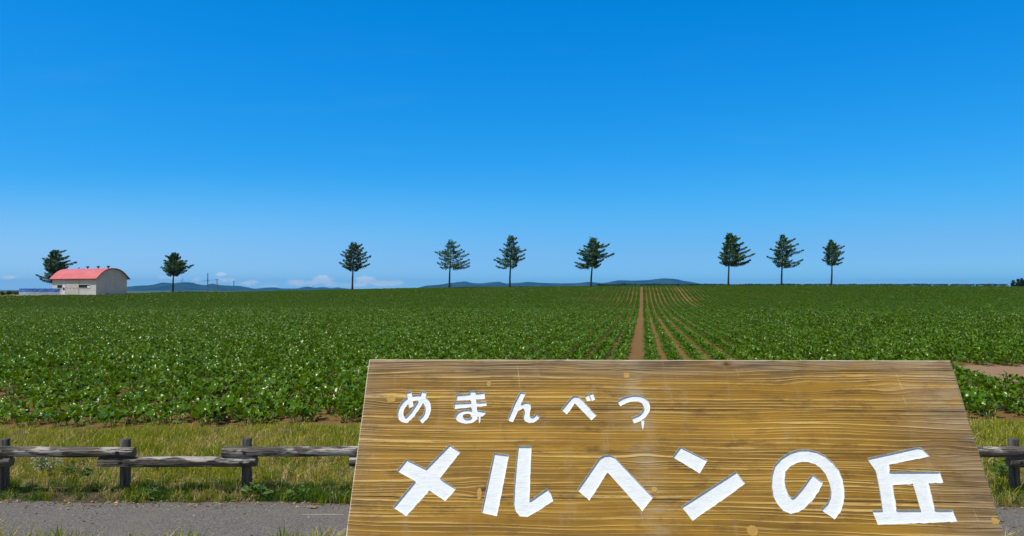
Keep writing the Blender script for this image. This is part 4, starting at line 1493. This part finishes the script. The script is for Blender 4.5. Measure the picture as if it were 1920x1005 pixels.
conifer(154, 955.8, (961, 440.7), 535.7, px(800, 430, 8.376, [(1280, 150), (1215, 225), (1220, 300), (1150, 315), (1200, 400), (1110, 445), (1065, 475), (1095, 575)]),
        px(800, 430, 8.376, [(1405, 130), (1415, 200), (1445, 270), (1548, 315), (1530, 390), (1450, 430), (1535, 445), (1410, 560)]),
        'narrow pointed conifer with upswept lower boughs, near the middle of the crest', 5, .95)
conifer(155, 1108, (1118.4, 444.9), 533.5, px(1060, 430, 8.74, [(470, 190), (390, 230), (310, 265), (235, 330), (205, 385), (230, 470), (160, 540), (175, 600)]),
        px(1060, 430, 8.74, [(545, 210), (615, 240), (715, 240), (640, 330), (620, 400), (800, 390), (620, 490), (570, 570)]),
        'windswept conifer with one long bough reaching right, left of the bare field tracks', 6, 1.2)
conifer(155, 1365.9, (1372.9, 436.3), 533.3, px(1330, 425, 7.11, [(220, 150), (190, 220), (175, 285), (155, 340), (125, 405), (150, 470), (205, 495)]),
        px(1330, 425, 7.11, [(345, 120), (400, 150), (465, 205), (495, 270), (520, 310), (580, 360), (545, 440), (500, 470), (365, 495)]),
        'dense broad conifer, left one of the three trees right of the field tracks', 7, 1.3)
conifer(155, 1465.7, (1470.6, 439), 533, px(1330, 425, 7.11, [(955, 170), (890, 205), (895, 260), (830, 290), (870, 360), (790, 395), (850, 465), (900, 510)]),
        px(1330, 425, 7.11, [(1030, 150), (1130, 160), (1165, 230), (1160, 290), (1240, 310), (1100, 370), (1235, 440), (1200, 490), (1080, 515)]),
        'conifer with separate right hand boughs, middle one of the three right of the field tracks', 8, 1.05)
conifer(157, 1558.5, (1560.7, 449), 533, px(1330, 425, 7.11, [(1600, 220), (1535, 270), (1525, 340), (1560, 390), (1515, 435), (1580, 485)]),
        px(1330, 425, 7.11, [(1690, 220), (1730, 245), (1780, 260), (1800, 330), (1785, 415), (1750, 475), (1660, 490)]),
        'smallest slender conifer with a crooked trunk, at the right end of the row', 9, 1.0, .10)


# ------------------------------------------------------------------ barn and what stands round it
def build_barn():
    Y0 = 142.0
    c = at(180, 552, Y0)
    Vd = Vector((c.x, c.y, 0)).normalized()
    Lf = Vector((-Vd.y, Vd.x, 0))
    th = math.radians(55)
    nf = (-Vd * math.cos(th) + Lf * math.sin(th)).normalized()      # outward normal of the long wall
    ax = Vector((-nf.y, nf.x, 0))                                     # along the long wall, left to right as seen
    if ax.dot(-Lf) < 0:
        ax = -ax
    k = Y0 / FPX / Vd.y * Vd.y
    L, W, H, RISE = 13.2, 6.5, 3.25, 1.75
    base = gzf(c.x, c.y) + .02
    root = empty('barn', (c.x, c.y, base), math.atan2(ax.y, ax.x))
    tag(root, 'cream barn with rounded red metal roof at the left end of the field', 'barn')
    # local frame: x along the long wall (corner at 0, wall runs to -L), y into the barn, z up
    Mw = varied('cream_siding', (.64, .66, .61), (.57, .59, .545), .8, .6, .3)
    Mr = varied('red_roof', (.66, .17, .16), (.56, .13, .125), .7, .42, .4)
    Md = varied('barn_door', (.58, .575, .51), (.52, .515, .46), 1.2, .6, .3)
    Mg = material('dark_glass', None, (.008, .011, .016), .25, .3)
    Mt = material('dark_trim', None, (.12, .035, .03), .5, .3)
    Mv = material('roof_vent', None, (.13, .028, .028), .5, .4)
    Mwhite = material('white_panel', None, (.75, .78, .82), .6, .3)
    arc = []
    n = 22
    for i in range(n + 1):
        t = i / n
        y = W * t
        arc.append((y, H + RISE * (1 - abs(2 * t - 1) ** 2.35)))
    m = MB()
    g = [(0, 0)] + arc + [(W, 0)]
    k_ = len(g)
    m.add([(0, y, z) for y, z in g], [tuple(range(k_))])
    m.add([(-L, y, z) for y, z in g], [tuple(reversed(range(k_)))])
    m.add([(0, 0, -.5), (-L, 0, -.5), (-L, 0, H), (0, 0, H)], [(0, 1, 2, 3)])
    m.add([(0, W, -.5), (0, W, H), (-L, W, H), (-L, W, -.5)], [(0, 1, 2, 3)])
    m.box((.004, W * .30, H * .6), (.02, .04, H * 1.2))
    m.box((.004, W * .62, H * .6), (.02, .04, H * 1.2))
    m.box((-L / 2, -.012, .95), (L, .02, .05))
    m.box((-L / 2, -.012, 2.25), (L, .02, .035))
    m.box((0.0, 0.0, H / 2), (.08, .08, H))
    m.build('wall', Mw, root)
    ov, oy, th_ = .45, .38, .10
    r = MB()
    prof = [(-oy, H - .30)] + [(y, z + .03) for y, z in arc[1:-1]] + [(W + oy, H - .30)]
    n2 = len(prof)
    V = []
    for x in (ov, -L - ov):
        V += [(x, y, z + th_) for y, z in prof] + [(x, y, z) for y, z in prof]
    F = []
    for i in range(n2 - 1):
        F.append((i, i + 1, 2 * n2 + i + 1, 2 * n2 + i))
        F.append((n2 + i, 3 * n2 + i, 3 * n2 + i + 1, n2 + i + 1))
        F.append((i, n2 + i, n2 + i + 1, i + 1))
        F.append((2 * n2 + i, 2 * n2 + i + 1, 3 * n2 + i + 1, 3 * n2 + i))
    F += [(0, 2 * n2, 3 * n2, n2), (n2 - 1, 2 * n2 - 1, 4 * n2 - 1, 3 * n2 - 1)]
    r.add(V, F)
    roof = r.build('roof', Mr, root)
    smooth_by_angle(roof, 35)
    e = MB()
    e.box((-L / 2, -oy - .03, H - .24), (L + 2 * ov, .05, .14))
    e.build('eave_trim', Mt, roof)
    for i in range(n2 - 1):
        pass
    t_ = MB()
    pr = [(y, z + th_ * .4) for y, z in prof]
    t_.tube([(ov + .02, y, z) for y, z in pr], [.055] * n2, 6)
    t_.build('gable_trim', Mt, roof)
    for f in (.245, .45, .69, .915):
        x = -L * (1 - f)
        v = MB()
        zt = H + RISE + .10
        s = .55 if f < .3 else 1.0
        v.tube([(x, W / 2, zt - .05), (x, W / 2, zt + .30 * s)], [.13 * s, .13 * s], 10)
        v.tube([(x, W / 2, zt + .24 * s), (x, W / 2, zt + .34 * s), (x, W / 2, zt + .46 * s), (x, W / 2, zt + .54 * s)], [.16 * s, .33 * s, .30 * s, .06 * s], 12)
        o = v.build('roof_vent', Mv, roof)
        smooth_by_angle(o, 40)

    def fx(f):
        return -L * (1 - f)

    def window(f0, f1, z0, z1, panes, parent, pale=None):
        w = MB()
        x0, x1 = fx(f0), fx(f1)
        w.box(((x0 + x1) / 2, -.03, z1 + .03), (x1 - x0 + .12, .06, .06))
        w.box(((x0 + x1) / 2, -.03, z0 - .03), (x1 - x0 + .12, .06, .06))
        w.box((x0 - .03, -.03, (z0 + z1) / 2), (.06, .06, z1 - z0))
        w.box((x1 + .03, -.03, (z0 + z1) / 2), (.06, .06, z1 - z0))
        o = w.build('window', Mwhite, parent)
        for i in range(panes):
            a = x0 + (x1 - x0) * i / panes + .03
            b = x0 + (x1 - x0) * (i + 1) / panes - .03
            q = MB()
            q.box(((a + b) / 2, -.028, (z0 + z1) / 2), (b - a, .02, z1 - z0))
            q.build('pane', Mg, o)
        if pale:
            q = MB()
            a = fx(pale)
            q.box(((a + x1) / 2, -.05, (z0 + z1) / 2 - .1), (x1 - a, .02, (z1 - z0) * .6))
            q.build('white_board', Mwhite, o)
    window(.122, .242, 1.28, 1.90, 2, root)
    window(.612, .866, 1.30, 1.94, 2, root, .81)
    d = MB()
    xa, xb = fx(.326), fx(.62)
    d.box(((xa + xb) / 2, -.06, 1.36), (xb - xa, .06, 2.72))
    d.box(((xa + xb) / 2, -.115, 2.72), (xb - xa + .3, .05, .09))
    for i in range(1, 4):
        d.box((xa + (xb - xa) * i / 4, -.096, 1.3), (.05, .012, 2.6))
    door = d.build('sliding_door', Md, root)
    for f in (.357, .435, .512, .585):
        q = MB()
        q.box((fx(f), -.097, 1.26), (.34, .02, .13))
        q.build('door_window', Mg, door)
    d = MB()
    xa, xb = fx(.25), fx(.308)
    d.box(((xa + xb) / 2, -.035, .98), (xb - xa, .05, 1.96))
    sd = d.build('side_door', Mwhite, root)
    q = MB()
    q.box(((xa + xb) / 2, -.068, 1.12), (xb - xa - .26, .02, .5))
    q.build('door_window', Mg, sd)
    q = MB()
    q.box((xb - .1, -.075, .95), (.04, .05, .12))
    q.build('handle', Mt, sd)
    return root


build_barn()


def farmyard():
    # blue netting with a pale skirt left of the barn
    Y = 139.5
    a, b = at(36, 552, Y), at(112, 551, Y)
    z0 = min(gzf(a.x, Y), gzf(b.x, Y))
    root = empty('blue_net_fence', (a.x, Y, z0))
    tag(root, 'low blue netting screen with pale skirt boards left of the barn', 'fence')
    Ln = b.x - a.x
    Mb = varied('blue_netting', (.045, .16, .52), (.10, .26, .66), 1.1, .6, .3)
    Mp = varied('pale_skirt', (.52, .58, .64), (.40, .46, .52), 1.6, .7, .2)
    Mq = material('pipe_steel', None, (.45, .47, .5), .4, .5, .6)
    s = MB()
    V, F = [], []
    n = 40
    zt = EYE + (HOR - 541) * Y / FPX - z0
    zb = EYE + (HOR - 547.5) * Y / FPX - z0
    for i in range(n + 1):
        x = Ln * i / n
        for k in range(4):
            t = k / 3
            V.append((x, .06 * mnoise.noise(Vector((x * 1.7, t * 2, 1))), zb + (zt - zb) * t + .03 * mnoise.noise(Vector((x * 2.1, t, 5)))))
    for i in range(n):
        for k in range(3):
            q = i * 4 + k
            F.append((q, q + 4, q + 5, q + 1))
    s.add(V, F)
    o = s.build('netting', Mb, root)
    md = o.modifiers.new('thickness', 'SOLIDIFY')
    md.thickness = .02
    s = MB()
    for i in range(5):
        s.box((Ln * (i + .5) / 5, -.10, (zb + .0) / 2 - .1), (Ln / 5 - .06, .05, zb + .2))
    s.build('skirt_board', Mp, root)
    for i in range(9):
        q = MB()
        q.tube([(Ln * i / 8, .12, -.3), (Ln * i / 8, .12, zt + .10 + .22 * (i in (3, 6)))], [.03, .03], 8)
        q.build('post', Mq, root)
    # white plastic sheet lying on the ground
    m = MB()
    Y2 = 137.0
    a, b = at(9, 552, Y2), at(37, 552, Y2)
    V, F = [], []
    for i in range(13):
        for j in range(5):
            x = a.x + (b.x - a.x) * i / 12
            y = Y2 + .5 * j
            V.append((x, y, gzf(x, y) + .16 + .12 * mnoise.noise(Vector((x * 1.3, y * 1.3, 0)))))
    for i in range(12):
        for j in range(4):
            q = i * 5 + j
            F.append((q, q + 5, q + 6, q + 1))
    m.add(V, F)
    o = m.build('plastic_sheet', material('white_plastic', None, (.72, .70, .62), .5, .3))
    md = o.modifiers.new('thickness', 'SOLIDIFY')
    md.thickness = .03
    tag(o, 'crumpled white plastic sheet on the ground left of the blue netting', 'sheet')
    # dark heap at the foot of the gable
    m = MB()
    c = at(199, 550, 141.2)
    n = 18
    V = []
    for r, h in ((1.0, 0), (.85, .22), (.5, .36), (.15, .42)):
        for i in range(n):
            t = 6.283 * i / n
            w = 1 + .25 * mnoise.noise(Vector((math.cos(t) * 2, math.sin(t) * 2, h * 4)))
            V.append((c.x + 1.15 * r * w * math.cos(t), 140.6 + .6 * r * w * math.sin(t), gzf(c.x, 140.6) - .05 + h * 1.15 * w))
    F = [(k * n + i, k * n + (i + 1) % n, (k + 1) * n + (i + 1) % n, (k + 1) * n + i) for k in range(3) for i in range(n)]
    F.append(tuple(3 * n + i for i in range(n)))
    m.add(V, F)
    tag(m.build('covered_heap', varied('black_cover', (.012, .013, .015), (.03, .03, .03), 2, .6, .3), smooth=True), 'low black covered heap at the foot of the barn gable', 'heap')


farmyard()


M_bush = leaf_mat('hedge_leaf', (.06, .085, .035), (.10, .11, .05), .8, .1, .1)
M_fartree = leaf_mat('far_leaf', (.016, .040, .018), (.03, .055, .02), .8, .1, .1)


def crown(mb, c, rx, ry, rz, n, size, rng):
    """leaf faces through the volume of a lumpy crown"""
    lumps = [(Vector((rng.uniform(-.6, .6) * rx, rng.uniform(-.6, .6) * ry, rng.uniform(-.5, .7) * rz)), rng.uniform(.35, .6)) for _ in range(7)]
    for i in range(n):
        l, s = rng.choice(lumps)
        d = Vector((rng.gauss(0, 1), rng.gauss(0, 1), rng.gauss(0, 1))).normalized() * (rng.random() ** .5)
        p = Vector(c) + l + Vector((d.x * rx * s, d.y * ry * s, d.z * rz * s))
        a = Vector((rng.gauss(0, 1), rng.gauss(0, 1), rng.gauss(0, 1))).normalized()
        b = a.orthogonal().normalized()
        sz = size * rng.uniform(.6, 1.3)
        mb.add([p - a * sz, p + b * sz * .6, p + a * sz, p - b * sz * .6], [(0, 1, 2, 3)])


def shrub(px_, Y, w, top_y, label, seed, group, mat, name='shrub', cat='shrub', trunk=False):
    rng = random.Random(seed)
    x = (px_ - 960) / FPX * Y
    g = gzf(x, Y)
    h = EYE + (HOR - top_y) * Y / FPX - g
    root = empty(name, (x, Y, g))
    tag(root, label, cat, group)
    wd, lf = MB(), MB()
    wr = w * Y / FPX / 2
    tz = h * (.45 if trunk else .15)
    wd.tube([(0, 0, -.2), (.05, 0, h * .4), (0, .05, h * .8)], [.02 * h + .03, .015 * h + .02, .01], 6)
    for k in range(6):
        a = k * 1.05
        wd.tube([(0, 0, tz), (math.cos(a) * wr * .6, math.sin(a) * wr * .6, tz + (h - tz) * .6)], [.015 * h + .01, .01], 5)
    crown(lf, (0, 0, tz + (h - tz) * .5), wr * 1.05, wr * 1.05, (h - tz) * .55, 700, .045 * h + .05, rng)
    wd.build('trunk', M_bark, root)
    lf.build('crown', mat, root, fix=False)


for i, (p, w, ty) in enumerate([(3, 14, 546.5), (17, 15, 545), (30, 12, 546)]):
    shrub(p, 146, w, ty, ['low olive shrub at the far left edge, cut by the picture border', 'rounded olive shrub in the middle of the three beyond the white sheet',
                          'small olive shrub touching the left end of the blue netting'][i], 40 + i, 'shrubs left of the blue netting', M_bush)
for i, (p, w, ty) in enumerate([(1899, 10, 527), (1906, 5, 529.5), (1912, 7, 524.5), (1920, 9, 527)]):
    shrub(p, 330, w, ty, ['broad dark far tree, leftmost of the cluster at the right horizon', 'smallest dark far tree, low between two taller ones at the right horizon',
                          'tall round headed far tree, highest of the cluster at the right horizon', 'far tree cut by the right border of the picture'][i], 60 + i,
          'far trees at the right horizon', M_fartree, 'broadleaf_tree', 'tree', True)


def far_wood():
    rng = random.Random(90)
    lf = MB()
    for k in range(900):
        p = rng.uniform(1120, 1890)
        Y = rng.uniform(560, 640)
        n = mnoise.noise(Vector((p * .02, 0, 3)))
        top = EYE + (HOR - (533.0 - 1.1 * n)) * Y / FPX
        x = (p - 960) / FPX * Y
        for i in range(14):
            z = top - rng.random() ** 1.5 * 6.0
            q = Vector((x + rng.gauss(0, 1.3), Y + rng.gauss(0, 1.5), z))
            a = Vector((rng.gauss(0, 1), rng.gauss(0, 1), rng.gauss(0, 1))).normalized()
            b = a.orthogonal().normalized()
            lf.add([q - a * .8, q + b * .5, q + a * .8, q - b * .5], [(0, 1, 2, 3)])
    for k in range(240):                     # trunks under the canopy reach the ground
        p = rng.uniform(1130, 1890)
        Y = 600
        x = (p - 960) / FPX * Y
        lf.box((x, Y, gzf(x, Y) + 8), (.4, .4, 17))
    tag(lf.build('far_wood', M_fartree, fix=False), 'thin dark line of distant woodland along the right horizon', 'wood', kind='stuff')


far_wood()


# ------------------------------------------------------------------ poles, wires and masts
M_pole = varied('pole_grey', (.16, .16, .16), (.22, .22, .21), 1.0, .7, .2)


def poles():
    Y = 240.0
    tops = []
    spec = [(389.5, 512, 'tall grey utility pole, highest of the three far poles before the hills', .19), (407.0, 523, 'short utility pole with a cross arm, middle one of the three far poles', .14),
            (438.5, 526, 'thin short utility pole, rightmost of the three far poles', .12)]
    for p, ty, label, r in spec:
        x = (p - 960) / FPX * Y
        g = gzf(x, Y)
        top = EYE + (HOR - ty) * Y / FPX
        root = empty('utility_pole', (x, Y, g))
        tag(root, label, 'pole', 'utility poles beyond the crest')
        m = MB()
        m.tube([(0, 0, -.5), (0, 0, top - g)], [r, r * .7], 10)
        m.build('shaft', M_pole, root)
        m = MB()
        zc = EYE + (HOR - 526.3) * Y / FPX - g if p < 400 else top - g - .35
        m.box((0, -.15, zc), (1.3 if p < 430 else .7, .10, .10))
        for q in (-.5, .5):
            m.tube([(q * (1 if p < 430 else .55), -.15, zc + .04), (q * (1 if p < 430 else .55), -.15, zc + .22)], [.05, .04], 6)
        m.build('cross_arm', M_pole, root)
        tops.append(Vector((x, Y - .15, g + zc + .2)))
    def wire(a, b, sag, label):
        m = MB()
        pts = [a.lerp(b, i / 12) - Vector((0, 0, sag * 4 * (i / 12) * (1 - i / 12))) for i in range(13)]
        m.tube(pts, [.028] * 13, 5)
        tag(m.build('power_line', material('wire', None, (.08, .08, .085), .5, .3)), label, 'wire', 'power lines between the far poles')
    wire(tops[0], tops[1], .12, 'thin power line from the tall far pole to the middle pole')
    e = at(366, 528.2, Y)
    wire(tops[0], Vector((e.x - 8, Y + 12, tops[0].z - 1.1)), .15, 'thin power line running left from the tall far pole')


poles()


def masts():
    Y = 8000.0
    for p, ty, label in ((343, 519.5, 'taller radio mast on the top of the left blue hill'), (339.6, 524.8, 'shorter radio mast beside the taller one on the left blue hill'),
                         (587, 534.5, 'tiny radio mast on the small hill between clouds and field')):
        x = (p - 960) / FPX * Y
        zt = EYE + (HOR - ty) * Y / FPX
        root = empty('radio_mast', (x, Y, zt - 60))
        tag(root, label, 'mast', 'radio masts on the hills')
        m = MB()
        for dx, dy in ((-2, -2), (2, -2), (2, 2), (-2, 2)):
            m.tube([(dx * 1.6, dy * 1.6, -10), (dx * .5, dy * .5, 60)], [.7, .45], 5)
        for k in range(7):
            z = k * 9
            f = 1.6 - 1.1 * z / 60
            m.box((0, 0, z), (4 * f, 4 * f, .8))
        m.build('tower', M_pole, root)
        m = MB()
        m.tube([(0, 0, 48), (0, 0, 54)], [3.0, 3.0], 10)
        m.build('platform', M_pole, root)


masts()
build_haze()
